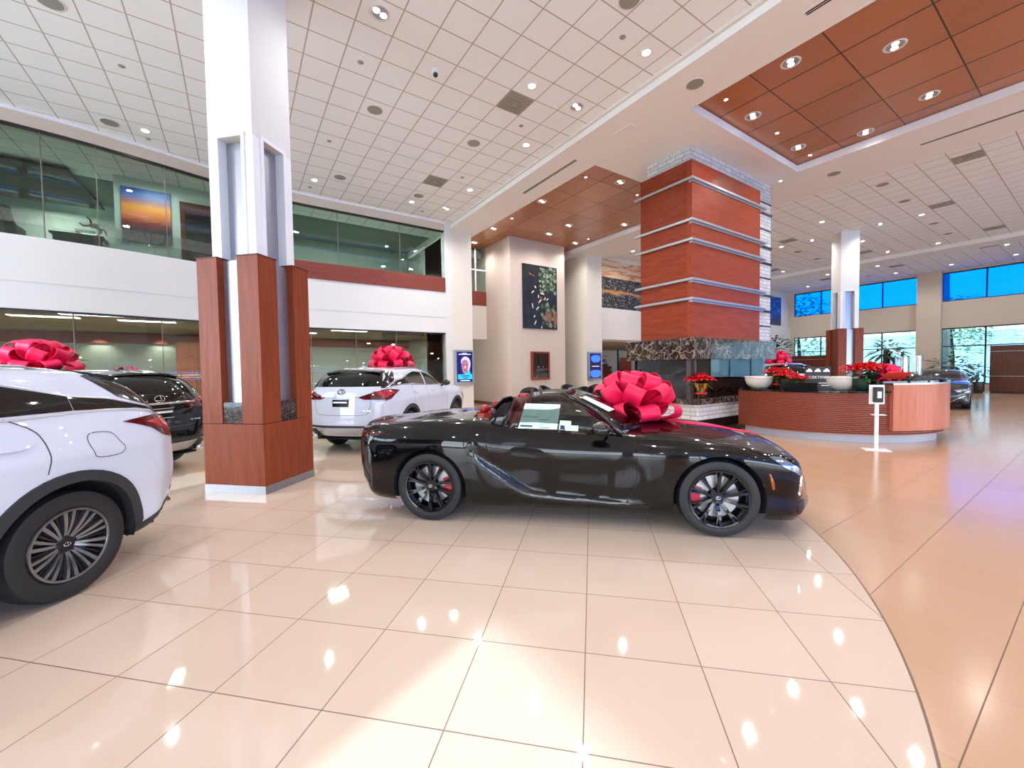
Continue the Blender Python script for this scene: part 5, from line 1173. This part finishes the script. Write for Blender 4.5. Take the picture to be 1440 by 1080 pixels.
# ------------------------------------------------------------------ furniture
def tub_chair(label, loc, rz):
    R = thing('tub_chair', label, 'chair', loc, rz, 'black lounge chairs'); s = MB(); s.box(-.28,.28,-.28,.28,.36,.48); obj('seat', s, M['leather'], R, bevel=.03)
    b = MB(); rings = []
    for a in np.linspace(-.25*PI, 1.25*PI, 18):
        top = .72 + .26*max(0, math.sin(a))**.7; c, sn = math.cos(a), math.sin(a); rings.append([(.27*c,.27*sn,.36),(.35*c,.35*sn,.36),(.36*c,.36*sn,top),(.29*c,.29*sn,top)])
    b.loft(rings, True, True); obj('backrest', b, M['leather'], R, True, angle=40, bevel=.01)
    for sx in (-1,1):
        for sy in (-1,1): l = MB(); l.tube([(sx*.2,sy*.2,.36),(sx*.24,sy*.24,0)], .018, 8); obj('leg', l, M['dark'], R, True)
for x, y, r, lb in ((8.75,11.9,2.6,'black tub chair, leftmost of the row below the pond artwork'),(9.95,12.3,.3,'black tub chair right of the leftmost one, directly below the red wall case'),(11.15,12.4,-.3,'black tub chair in the row, just left of the right pier'),(11.7,11.6,-1.2,'lowest black tub chair nearest the big red bonnet bow'),(10.2,10.9,3.1,'black tub chair with its back to the camera behind the convertible')): tub_chair(lb, (x,y,0), r)
T = thing('round_table', 'low round table among the black tub chairs', 'table', (10.2,11.65,0)); m = MB(); m.lathe([(.001,.55),(.45,.55),(.45,.58),(.001,.58)], 32); obj('table_top', m, M['cherry_d'], T, True, angle=30); m = MB(); m.lathe([(.001,0),(.25,0),(.24,.03),(.04,.05),(.04,.55)], 20); obj('pedestal', m, M['dark'], T, True, angle=30)
def block(name, label, cat, boxes, loc):
    R = thing(name, label, cat, loc)
    for nm, b, mt in boxes: m = MB(); m.box(*b); obj(nm, m, mt, R, bevel=.004)
    return R
W_ = M['walnut']
block('storage_wall', 'tall brown wood storage wall at the far right by the windows', 'cabinet', [('carcass',(0,.6,-6,0,.08,2.5),W_),('plinth',(.03,.57,-5.97,-.03,0,.08),M['dark']),('inlay',(-.006,0,-6,0,2.18,2.20),M['alum']),('inlay',(-.006,0,-6,0,.88,.90),M['alum'])], (33,3.8,0))
block('counter', 'brown wood counter behind the round desk, left of the distant pillar', 'counter', [('carcass',(0,.6,-2.0,.3,.08,2.2),M['cherry_d']),('plinth',(.03,.57,-1.97,.27,0,.08),M['dark']),('inlay',(-.006,0,-2.0,.3,1.95,1.965),M['alum'])], (29,11.2,0))
Rt = thing('side_table', 'round dark side table under the far window', 'table', (32.2,5.5,0)); m = MB(); m.lathe([(.001,.9),(.62,.9),(.62,.95),(.001,.95)], 36); obj('table_top', m, M['cherry_d'], Rt, True, angle=30); m = MB(); m.lathe([(.48,0),(.54,.4),(.58,.9)], 36); obj('drum_base', m, M['cherry_d'], Rt, True)
bushy('large dark green indoor tree beyond the fireplace, left of the blue windows', (29.9,12.9,0), 3.75, 2.5, 21, M['darkleaf'], (.4,.6), 420, .42)
bushy('leafy plant in a wide dark pot behind the grey sedan', (27.6,4.35,0), 2.0, 2.0, 22, M['leaf'], (.55,1.02), 120, .4, zc=.72)
bushy('small bushy plant beside the wood storage wall', (32.5,4.15,0), 1.7, .9, 23, M['leaf'], (.25,.6), 60, .3, zc=.66)
# things behind the office glass
M['cab'] = wood('office_cabinet_wood', (176,104,66), (140,78,48), 'z'); CB = thing('tall_cabinet', 'tall wood wardrobe cabinet behind the office glass, left of the big pillar', 'cabinet', (-1.25,18.0,0)); m = MB(); m.box(-.5,.7,-.02,.5,0,2.72); obj('carcass', m, M['cab'], CB, bevel=.004)
for x0 in (-.48,.11): m = MB(); m.box(x0,x0+.57,-.045,-.02,.08,2.5); d = obj('door', m, M['cab'], CB, bevel=.004); m = MB(); m.tube([(x0+(.5 if x0 < 0 else .07),-.07,1.0),(x0+(.5 if x0 < 0 else .07),-.07,1.7)], .012, 8); obj('handle', m, M['chrome'], d)
bushy('slender office plant behind the glass above the black crossover', (-4.35,18.6,0), 2.5, .8, 31, M['leaf'], (.18,.4), 50, .22, zc=.75)
fw = thing('flower_planter', 'small lime green planter with magenta flowers standing in for a reflection in the office glass', 'plant', (-2.95,17.6,1.25)); m = MB(); m.box(-.2,.2,-.12,.12,0,.42); obj('planter', m, plain('lime_box', (190,214,120), .5, var=.1), fw); m = MB()  # solid planter added in place of a likely reflection in the glass
for k in range(26): m.sphere((random.uniform(-.32,.32),random.uniform(-.12,.12),.46+random.uniform(-.02,.14)), .05, 7, 5)
obj('flowers', m, plain('magenta_flower', (206,50,130), .5, var=.2), fw, True)
m = MB(); m.box(-4.6,-2.2,17.4,18.0,0,1.25); tag(obj('credenza', m, M['cherry_d'], None, bevel=.01), 'low wood credenza under the planter behind the office glass', 'cabinet')
# mezzanine: console with a bronze figure, chair back, wall lamp
m = MB(); m.box(-3.75,-2.85,14.9,15.5,4.31,5.18); m.box(-3.8,-2.82,14.85,15.55,5.18,5.24); tag(obj('console_table', m, M['gloss'], None, bevel=.006), 'black console table carrying the bronze figure behind the mezzanine glass', 'table')
m = MB(); m.tube([(-3.0,15.2,5.14),(-2.98,15.2,5.25),(-2.92,15.2,5.33),(-2.97,15.2,5.42)], [.03,.025,.03,.05], 8); m.sphere((-3.05,15.2,5.47), .07, 10, 8, (1.5,.8,.9)); m.tube([(-3.1,15.2,5.47),(-3.25,15.2,5.44),(-3.32,15.2,5.50)], [.03,.025,.02], 8); m.tube([(-3.1,15.2,5.52),(-3.12,15.2,5.62),(-3.18,15.2,5.68)], [.025,.02,.015], 8); m.tube([(-2.98,15.2,5.42),(-2.85,15.2,5.38),(-2.82,15.2,5.25)], [.03,.02,.015], 8)
tag(obj('bronze_figure', m, M['dark'], None, True, loc=(0,0,.10)), 'small bronze figure in a leaping pose behind the mezzanine glass', 'sculpture')
CH = thing('office_chair', 'high-backed black chair at the left end of the mezzanine glass', 'chair', (-4.85,15.2,4.31)); m = MB(); m.loft([[(x*w,.0,z),(x*w*.9,.14,z)] + [] for x, z, w in ()] or [[(-.42,0,.5),(.42,0,.5),(.42,.14,.5),(-.42,.14,.5)],[(-.44,0,.8),(.44,0,.8),(.42,.14,.8),(-.42,.14,.8)],[(-.34,.05,1.45),(.34,.05,1.45),(.32,.16,1.45),(-.32,.16,1.45)],[(-.28,.07,1.52),(.28,.07,1.52),(.26,.15,1.52),(-.26,.15,1.52)]], True, True); obj('backrest', m, M['leather'], CH, True, angle=40, bevel=.02)
m = MB(); m.box(-.4,.4,-.6,.05,.42,.52); obj('seat', m, M['leather'], CH, bevel=.03)
for s in (-1,1): m = MB(); m.box(s*.5-.06,s*.5+.06,-.5,.1,.5,.95); obj('armrest', m, M['leather'], CH, bevel=.03)
m = MB(); m.lathe([(.3,0),(.3,.03),(.03,.08),(.03,.42)], 16); obj('base', m, M['black'], CH, True)
WL = thing('wall_lamp', 'small black wall lamp washing the mezzanine back wall', 'lamp', (-4.1,19.45,6.35)); m = MB(); m.box(-.2,.25,-.28,-.18,.0,.09); m.box(-.2,-.15,-.18,0,.0,.09); obj('lamp_head', m, M['black'], WL)
# railing and partitions far behind the second pier
RL = thing('railing', 'black metal railing behind the right pier', 'railing', (19.2,17.5,0)); m = MB()
for z in (.62,1.45): m.box(-.2,3.4,-.03,.03,z,z+.06)
obj('rail', m, M['gloss'], RL)
for x in (0,.9,1.8,2.7): m = MB(); m.box(x-.04,x+.04,-.04,.04,0,1.5); obj('post', m, M['gloss'], RL)
block('partition', 'dark wood framed partition beyond the right pier', 'partition', [('frame',(0,.12,0,.12,0,2.85),M['gloss']),('panel',(.12,1.3,.02,.10,0,2.3),M['cherry_z']),('rail',(.12,1.3,.02,.10,2.75,2.85),M['gloss'])], (20.6,18.2,0))
block('planter_wall', 'low reddish wall with a plant on top beyond the railing', 'partition', [('panel',(0,1.2,0,.3,0,1.75),M['cherry_z'])], (20.3,19.6,0))
bushy('small plant on the low reddish wall beyond the railing', (20.9,19.75,1.75), .8, 1.0, 33, M['darkleaf'], (.3,.15), 60, .2)

# ------------------------------------------------------------------ outside
g_ = MB(); g_.box(-90,130,-90,110,-.5,-.14); struct('ground', g_, plain('pale_concrete', (206,206,200), .8, var=.08, vs=.3))
def tree(label, loc, H, R_, seed, mat):
    R = thing('street_tree', label, 'tree', loc, 0, 'trees outside the far windows'); g = random.Random(seed); m = MB()
    for k in range(1100):
        a, b = g.uniform(0,2*PI), g.uniform(-1,1); rr = g.random()**.4; q = math.sqrt(1-b*b)*rr
        leaf(m, (R_*q*math.cos(a), R_*q*math.sin(a), H*.62+b*rr*H*.38), (math.cos(a),math.sin(a),g.uniform(-.3,.8)), g.uniform(.3,.6), .26, .3)
    obj('crown', m, M['treeleaf'], R, True); m = MB(); m.tube([(0,0,-.2),(.1,0,H*.3),(0,.1,H*.6)], [.22,.18,.1], 8); obj('trunk', m, M['soil'], R, True)
for k, (x,y,H,r,lb) in enumerate(((47,18,9,3.4,'tree outside the leftmost far window'),(54,8.5,8,3.2,'tree outside the window right of the distant pillar'),(52,0.5,6.2,3.8,'tree outside the rightmost far window'),(64,2,7,4,'tree farther off beyond the far windows'),(58,-8,7,4,'tree beyond the storage wall outside'))): tree(lb, (x,y,-.14), H, r, 40+k, M['leaf'])
pm = thing('palm_tree', 'palm trunk standing close outside the far window', 'tree', (43,7.1,-.14)); m = MB(); m.tube([(0,0,0),(.1,0,4),(0,.1,11)], [.28,.22,.2], 10); obj('trunk', m, plain('palm_bark', (150,140,130), .9, var=.2), pm, True); m = MB()
for k in range(26): a = 2*PI*k/26; leaf(m, (0,0,11), (math.cos(a),math.sin(a),.4), 2.6, .5, .7)
obj('fronds', m, M['leaf'], pm, True)
m = MB(); m.box(75,90,-30,40,-.14,5.5); tag(obj('far_building', m, plain('white_building', (220,224,228), .8), None), 'long pale building across the street outside', 'building')
# ------------------------------------------------------------------ cars and bows in place
LCL, LCR = (2.304,4.733,0), math.radians(-44.86)
conv, PT = make_convertible(LCL, LCR)
def loc2w(loc, rz, p): c, s = math.cos(rz), math.sin(rz); return (loc[0]+c*p[0]-s*p[1], loc[1]+s*p[0]+c*p[1], p[2])
m = MB(); PT.patch(m, [(2.55,-.02),(2.75,-.08),(3.0,-.07),(3.25,-.05),(3.42,-.02),(3.60,.06),(3.50,.12),(3.0,.12),(2.6,.14)], 'z', 1, off=.008, thick=.004, step=.04)
rb = tag(obj('ribbon', m, M['bow'], None, True, loc=LCL), 'red ribbon running down the bonnet of the black convertible', 'ribbon'); rb.rotation_euler = (0,0,LCR)
make_bow('very large red bow on the bonnet of the black convertible', loc2w(LCL, LCR, (2.20,.10,1.02)), 1.04, 4, 'gift bows')
WH = paint('white_pearl_paint', (202,206,218), rough=.3); BK = paint('black_suv_paint', (10,12,11), rough=.2); GR = paint('dark_grey_paint', (52,56,60), rough=.25, metal=.4)
make_suv('white crossover at the left edge, seen from its side with one big rear wheel', WH, (-1.77,4.77,0), math.radians(-128.1))
R2L, R2R = (2.40,9.15,0), math.radians(43.7)
make_suv('white crossover seen from behind between the big pillar and the black convertible', WH, R2L, R2R)
R3L, R3R = (-1.75,9.15,0), math.radians(133.2)
make_suv('black crossover seen from behind, just left of the big pillar', BK, R3L, R3R, white=False)
R4L, R4R = (17.2,7.1,0), math.radians(42)
make_suv('white crossover far behind the round reception desk, with a red bow', WH, R4L, R4R)
R5L, R5R = (23.9,4.15,0), math.radians(188)
sd = make_suv('dark grey sedan facing the camera at the right end of the reception desk', GR, R5L, R5R, white=False); sd.name = 'sedan'; sd.scale = (1,.98,.80)
make_bow('red bow on the roof of the white crossover behind the convertible', loc2w(R2L, R2R, (.95,.0,1.69)), 1.02, 5, 'gift bows')
make_bow('red bow at the left edge, on the roof of the black crossover', loc2w(R3L, R3R, (1.60,.0,1.69)), 1.05, 6, 'gift bows')
make_bow('small red bow on the distant white crossover beyond the desk', loc2w(R4L, R4R, (.7,.0,1.69)), 1.0, 7, 'gift bows')

# ------------------------------------------------------------------ ceiling fittings
def fixture(name, label, cat, group, kind):
    R = thing(name, label, cat, (0,0,0), 0, group)
    if kind == 'light':
        m = MB(); m.lathe([(.075,-.002),(.100,-.008),(.105,0)], 24); m.lathe([(.075,-.002),(.07,.0)], 24); obj('trim_ring', m, M['trimw'], R, True)
        m = MB(); m.lathe([(.001,-.004),(.072,-.003)], 24); obj('lamp_disc', m, M['lamp'], R)
    if kind == 'double':
        m = MB(); m.lathe([(.13,-.002),(.165,-.010),(.17,0)], 28); obj('trim_ring', m, M['trimw'], R, True)
        m = MB(); m.lathe([(.001,-.003),(.128,-.003)], 28); obj('reflector', m, M['alum'], R)
        for s in (-1,1): m = MB(); m.lathe([(.001,-.008),(.052,-.006)], 20, c=(s*.062,s*.02,0)); obj('lamp_disc', m, M['lamp'], R)
    if kind == 'small':
        m = MB(); m.lathe([(.035,-.002),(.05,-.006),(.052,0)], 18); obj('trim_ring', m, M['trimw'], R, True); m = MB(); m.lathe([(.001,-.004),(.034,-.003)], 16); obj('lamp_disc', m, M['lamp'], R)
    if kind == 'speaker':
        m = MB(); m.lathe([(.155,-.006),(.175,-.010),(.18,0)], 28); obj('trim_ring', m, M['trimw'], R, True); m = MB(); m.lathe([(.001,-.006),(.156,-.007)], 28); obj('grille', m, M['grille'], R)
    if kind == 'detector':
        m = MB(); m.lathe([(.001,-.02),(.03,-.018),(.05,-.004),(.055,0)], 18); obj('cover', m, M['grille'], R, True)
    if kind == 'vent':
        m = MB(); m.box(-.30,.30,-.30,.30,-.004,.0); obj('frame', m, M['vent'], R)
        m = MB()
        for k in range(13): m.box(-.28,.28,-.27+.045*k-.006,-.27+.045*k+.006,-.012,-.004)
        m.box(-.09,.09,-.09,.09,-.02,-.012); obj('louvre', m, M['grille'], R)
    return R
M['vent'] = plain('vent_grey', (176,170,160), .6)
NL = 0; LK = 1.95
def add_light(R, p, W, angle=150, r=.07, col=(1,.985,.975)):
    global NL; NL += 1
    L = bpy.data.lights.new('downlight_beam', 'SPOT'); L.energy = W; L.spot_size = math.radians(angle); L.spot_blend = .9; L.shadow_soft_size = r; L.color = col
    o = bpy.data.objects.new('downlight_beam', L); COL.objects.link(o); o.location = (0,0,-.06); o.parent = R; return o
def place(proto, pts, z, label=None, W=0, angle=150, first=[None]):
    out = []
    for i, (x, y) in enumerate(pts):
        if not proto.get('used'): o = proto
        else:
            for c in list(proto.children):
                if c.type == 'LIGHT': c.parent = None; c['hold'] = 1
            o = copy_tree(proto)
            for c in [q for q in COL.objects if q.type == 'LIGHT' and q.get('hold')]: c.parent = proto; del c['hold']
        o['used'] = 1; o.location = (x, y, z)
        if label: o['label'] = label
        out.append(o)
    if W:
        for o in out: add_light(o, None, W*LK, angle)
    return out
dl = fixture('downlight', 'x', 'light', 'downlights in the white tile ceiling', 'light')
WT = 62
place(dl, [(2.05,13.41),(5.04,13.41),(6.27,11.56),(6.26,8.52),(-1.63,12.8)], CEIL-.002, 'small round downlight in the white tile ceiling above the white crossovers', WT)
place(dl, [(5.09,6.71),(6.32,4.89),(-1.6,6.7),(-4.6,6.7),(2.05,.6),(5.1,.6),(-1.6,.6),(-4.6,.6),(-7.6,3.5),(-7.6,9.5),(2.05,-4.5),(5.1,-4.5),(-1.6,-4.5),(-4.6,12.2),(2.05,-9),(-4.6,-6),(5.1,-9)], CEIL-.002, 'small round downlight in the front part of the white tile ceiling', WT)
db = fixture('bright_downlight', 'x', 'light', 'twin-lamp downlights', 'double')
place(db, [(2.05,6.67)], CEIL-.002, 'brightest twin-lamp downlight at the top edge, right of the big pillar', 80)
place(db, [(6.3,6.7)], CEIL-.002, 'twin-lamp downlight right of the square ceiling vent', 80)
place(db, [(6.24,13.31)], CEIL-.002, 'twin-lamp downlight in the tile ceiling nearest the left pier', 80)
place(dl, [(16.02,1.88),(15.98,4.91),(16.18,13.34),(19.5,6.71),(24.15,6.72),(21.82,9.14),(21.94,4.33),(21.9,1.2),(16.0,-3),(22,-3),(16,-9),(22,-9)], CEIL-.002, 'small round downlight in the right-hand tile ceiling', WT)
place(dl, [(27.77,4.9),(27.62,11.47),(31.0,7.92),(31.02,10.34),(31.12,3.14),(34.44,7.91),(34.43,5.51),(34.42,3.15),(34.44,12.67),(31,-3),(31,-9)], CEIL-.002, 'small round downlight in the ceiling near the far blue windows', 45)
place(db, [(21.88,5.53),(21.95,7.93),(27.55,6.66),(17.0,12.2)], CEIL-.002, 'bright twin-lamp downlight in the right-hand tile ceiling', 70)
place(db, [(8.84,3.57),(9.98,2.36),(9.95,4.78),(12.37,4.8),(12.42,2.37),(13.0,3.59),(9.98,-.05),(12.4,-.05),(9.98,-4.9),(12.4,-4.9)], COF-.002, 'bright twin-lamp downlight in the large wood-panelled coffer above the desk', 62)
place(db, [(9.92,8.66),(8.76,11.06),(11.12,12.34),(11.09,13.55),(12.95,11.1),(8.74,14.2),(12.9,13.9),(8.95,16.2)], COF-.002, 'twin-lamp downlight in the smaller wood-panelled coffer left of the fireplace', 62)
ds = fixture('small_downlight', 'x', 'light', 'small lamps in the wood coffers', 'small')
place(ds, [(8.86,4.81),(11.18,4.8),(13.1,4.8)], COF-.002, 'tiny round lamp along the near edge of the large wood coffer'); place(ds, [(8.8,8.99),(8.76,12.9),(11.13,8.99),(13.0,13.16)], COF-.002, 'tiny round lamp in the smaller wood coffer left of the fireplace')
place(ds, [(13.63,5.75),(13.63,6.9)], SOF-.002, 'tiny accent lamp in the plaster soffit beside the stone chimney')
sp = fixture('ceiling_speaker', 'x', 'speaker', 'round ceiling speakers', 'speaker')
place(sp, [(2.65,9.16),(5.09,9.15),(5.05,12.81),(2.65,12.82),(-2.23,12.8),(-2.21,9.19),(5.22,4.35)], CEIL-.002, 'round grey speaker in the left white tile ceiling'); place(sp, [(17.18,4.3),(19.56,4.3),(23.7,4.32),(26.12,4.31),(23.49,9.09),(25.97,9.14),(33.9,9.12)], CEIL-.002, 'round grey speaker in the right-hand tile ceiling')
place(sp, [(7.57,4.72)], SOF-.002, 'round speaker in the plaster soffit at the left corner of the large wood coffer'); place(sp, [(14.44,4.69)], SOF-.002, 'round speaker in the plaster soffit right of the large wood coffer')
de = fixture('smoke_detector', 'x', 'detector', 'small round ceiling detectors', 'detector'); place(de, [(-1.61,10.38),(2.05,7.91),(5.68,7.92),(5.69,4.89),(5.68,10.94),(5.64,13.98),(2.04,10.98),(2.01,13.98),(-1.63,13.2)], CEIL-.001, 'tiny round grey detector in the white tile ceiling')
ve = fixture('ceiling_vent', 'x', 'vent', 'square ceiling vents', 'vent')
place(ve, [(5.10,7.33)], CEIL-.001, 'large square grey vent in the tile ceiling beside two bright lamps'); place(ve, [(5.10,11.60)], CEIL-.001, 'square grey vent in the tile ceiling nearer the office glass')
place(ve, [(17.0,2.45),(21.2,3.67),(26.8,3.06),(21.06,8.55),(26.6,7.33),(26.67,11.6),(30.64,3.67),(32.6,11.0),(32.0,7.33)], CEIL-.001, 'square grey vent in the right-hand tile ceiling')
cam_ = thing('security_camera', 'white dome security camera on the tile ceiling', 'camera', (3.29,7.36,CEIL)); m = MB(); m.lathe([(.001,-.06),(.06,-.055),(.075,0)], 24); obj('mount', m, M['white_plastic'], cam_, True); m = MB(); m.sphere((0,0,-.09), .065, 18, 12); obj('ball', m, M['white_plastic'], cam_, True)
m = MB(); m.sphere((-.015,-.035,-.105), .047, 16, 10); obj('lens', m, M['gloss'], cam_, True)
for (x0,x1,y0,y1,lb) in ((7.54,7.62,8.1,10.5,'long slot diffuser in the soffit beside the smaller wood coffer'),(7.54,7.62,-1.5,2.85,'long slot diffuser in the soffit beside the large wood coffer, top edge'),(14.42,14.50,-1.0,2.9,'long slot diffuser in the soffit right of the large wood coffer')):
    R = thing('slot_diffuser', lb, 'vent', ((x0+x1)/2,(y0+y1)/2,SOF)); w, h = (x1-x0)/2, (y1-y0)/2
    m = MB(); m.box(-w-.03,w+.03,-h-.03,h+.03,-.006,0); obj('frame', m, M['trimw'], R); m = MB(); m.box(-w,-.01,-h,h,-.009,-.005); m.box(.01,w,-h,h,-.009,-.005); obj('slot', m, M['black'], R)
m = MB(); m.box(7.52,7.72,6.25,6.75,SOF-.01,SOF); tag(obj('exit_light', m, M['trimw'], None), 'small flat white fitting on the soffit left of the stone chimney', 'light')
m = MB(); m.box(-.6,.6,-.14,.14,-.01,0); tp = tag(obj('troffer', m, M['panel'], None), 'x', 'light', 'lit panels in the office ceiling'); first = True
for (x,y,lb) in ((-3.95,14.9,'long lit ceiling panel at the far left behind the office glass'),(-2.05,15.1,'lit ceiling panel just left of the big pillar behind the glass'),(-2.9,14.1,'round-looking bright panel between two long ones in the office ceiling'),(1.9,17.0,'lit ceiling panel right of the big pillar behind the glass'),(3.4,15.6,'lit ceiling panel above the white crossover behind the glass')):
    o = tp if first else tp.copy(); 
    if not first: COL.objects.link(o)
    first = False; o.location = (x,y,3.098); o['label'] = lb
def area(name, loc, size, W, rot=(0,0,0), col=(1,1,1), sy=None):
    L = bpy.data.lights.new(name, 'AREA'); L.energy = W; L.size = size; L.color = col
    if sy: L.shape = 'RECTANGLE'; L.size_y = sy
    o = bpy.data.objects.new(name, L); COL.objects.link(o); o.location = loc; o.rotation_euler = rot; return o
for x, y in ((-3.5,15.5),(-1.5,15.5),(1.9,16.8),(4.5,16.8),(-6,16)): area('office_panel_light', (x,y,3.05), 1.2, 60, col=(1,1,.97), sy=.3)
for x, y, w in ((-1.9,15.0,6),(-4.6,18.5,20),(3,17,22),(5.5,16,14)): area('mezzanine_panel_light', (x,y,7.15 if x > -3 else 7.0), .6, w*4, col=(.9,1,.95))
def spot(name, loc, W, ang, tgt=None, r=.03, col=(1,.9,.75)):
    L = bpy.data.lights.new(name, 'SPOT'); L.energy = W; L.spot_size = math.radians(ang); L.spot_blend = .8; L.shadow_soft_size = r; L.color = col
    o = bpy.data.objects.new(name, L); COL.objects.link(o); o.location = loc
    if tgt: o.rotation_euler = (Vector(tgt)-Vector(loc)).to_track_quat('-Z','Y').to_euler()
    return o
for x in (-5.5,-3.9,-2.3): spot('wall_washer', (x,19.2,3.0), 40, 110, (x,19.4,0), col=(1,.95,.8))
spot('wall_lamp_beam', (-4.05,19.1,6.3), 25, 140, (-4.05,19.5,6.6), col=(.6,1,.9))
spot('picture_beam', (11.35,13.6,7.2), 26, 62, (11.35,14.6,5.4)); spot('niche_beam', (9.2,13.4,7.2), 34, 70, (9.9,16,4.5)); spot('pier_beam', (13.3,13.2,7.2), 40, 70, (14.1,15.2,4.6), col=(1,.92,.72))
spot('chimney_beam', (14.3,5.3,7.05), 16, 80, (13.4,6.1,4.5), col=(1,.95,.85))
area('back_office_light', (20,18.5,3.0), 4, 14, col=(1,.97,.9)); area('window_bay_light', (34,12,7.0), .5, 10)

# ------------------------------------------------------------------ daylight
def portal(loc, sx, sy, rot): o = area('window_portal', loc, sx, 1, rot, sy=sy); o.data.cycles.is_portal = True
for a, b in ((-9.6,-3.2),(-2.2,5.2),(6.2,13.6),(14.6,22.0),(23.0,30.4)):
    for z0, z1 in ((4.9,6.6),(.35,3.6)): portal(((a+b)/2, YS-.2, (z0+z1)/2), b-a, z1-z0, (PI/2,0,0))
for a, b in ((-13.2,-8.4),(-7.6,SUNY),(3.2,7.6),(8.4,12.4)): portal((XL-.2, (a+b)/2, 3.66), 6.6, b-a, (0,-PI/2,0))
for a, b in bays: portal((XW+.22, (a+b)/2, 2.06), 3.4, b-a, (0,PI/2,0)); portal((XW+.22, (a+b)/2, 6.3), 1.8, b-a, (0,PI/2,0))
sun = bpy.data.lights.new('sun', 'SUN'); sun.energy = 4.2; sun.angle = math.radians(.6); sun.color = (.72,.88,1)
so = bpy.data.objects.new('sun', sun); COL.objects.link(so)
el = math.radians(27.3); az = Vector((-1.17,-.46,0)).normalized(); dirv = az*math.cos(el) + Vector((0,0,math.sin(el))); so.rotation_euler = dirv.to_track_quat('Z','Y').to_euler(); so.location = (-30,-10,20)
W = bpy.data.worlds.new('sky'); SC.world = W; W.use_nodes = True; nt = W.node_tree; nt.nodes.clear()
tc = nt.nodes.new('ShaderNodeTexCoord'); sx = nt.nodes.new('ShaderNodeSeparateXYZ'); nt.links.new(tc.outputs['Generated'], sx.inputs[0])
cr = nt.nodes.new('ShaderNodeValToRGB'); nt.links.new(sx.outputs[2], cr.inputs[0]); e = cr.color_ramp.elements; e[0].position = 0; e[0].color = (1,.98,.95,1); e[1].position = .6; e[1].color = (.62,.82,1,1)
bg = nt.nodes.new('ShaderNodeBackground'); nt.links.new(cr.outputs[0], bg.inputs[0]); bg.inputs[1].default_value = 8.2; ou = nt.nodes.new('ShaderNodeOutputWorld'); nt.links.new(bg.outputs[0], ou.inputs[0])

# ------------------------------------------------------------------ camera
f_px, pitch, roll, yaw, hh = 572.47, .0348, -.0148, .591, 1.6
fw = Vector((math.sin(yaw)*math.cos(pitch), math.cos(yaw)*math.cos(pitch), -math.sin(pitch))); rt = Vector((math.cos(yaw), -math.sin(yaw), 0)); up = rt.cross(fw)
r2 = rt*math.cos(roll) + up*math.sin(roll); u2 = -rt*math.sin(roll) + up*math.cos(roll)
cd = bpy.data.cameras.new('camera'); co = bpy.data.objects.new('camera', cd); COL.objects.link(co)
co.matrix_world = Matrix(((r2.x,u2.x,-fw.x,0),(r2.y,u2.y,-fw.y,0),(r2.z,u2.z,-fw.z,hh),(0,0,0,1)))
cd.sensor_fit = 'HORIZONTAL'; cd.sensor_width = 36; cd.lens = f_px/1440*36; cd.clip_start = .05; cd.clip_end = 400; SC.camera = co
SC.view_settings.view_transform = 'Standard'; SC.view_settings.look = 'None'; SC.view_settings.gamma = 1; SC.view_settings.use_curve_mapping = False; SC.view_settings.exposure = .51
SC.cycles.max_bounces = 10; SC.cycles.diffuse_bounces = 5; SC.cycles.glossy_bounces = 5; SC.cycles.transparent_max_bounces = 16; SC.cycles.transmission_bounces = 6; SC.cycles.sample_clamp_indirect = 6; SC.cycles.caustics_reflective = False; SC.cycles.caustics_refractive = False
for o in bpy.data.objects:
    if 'used' in o.keys(): del o['used']
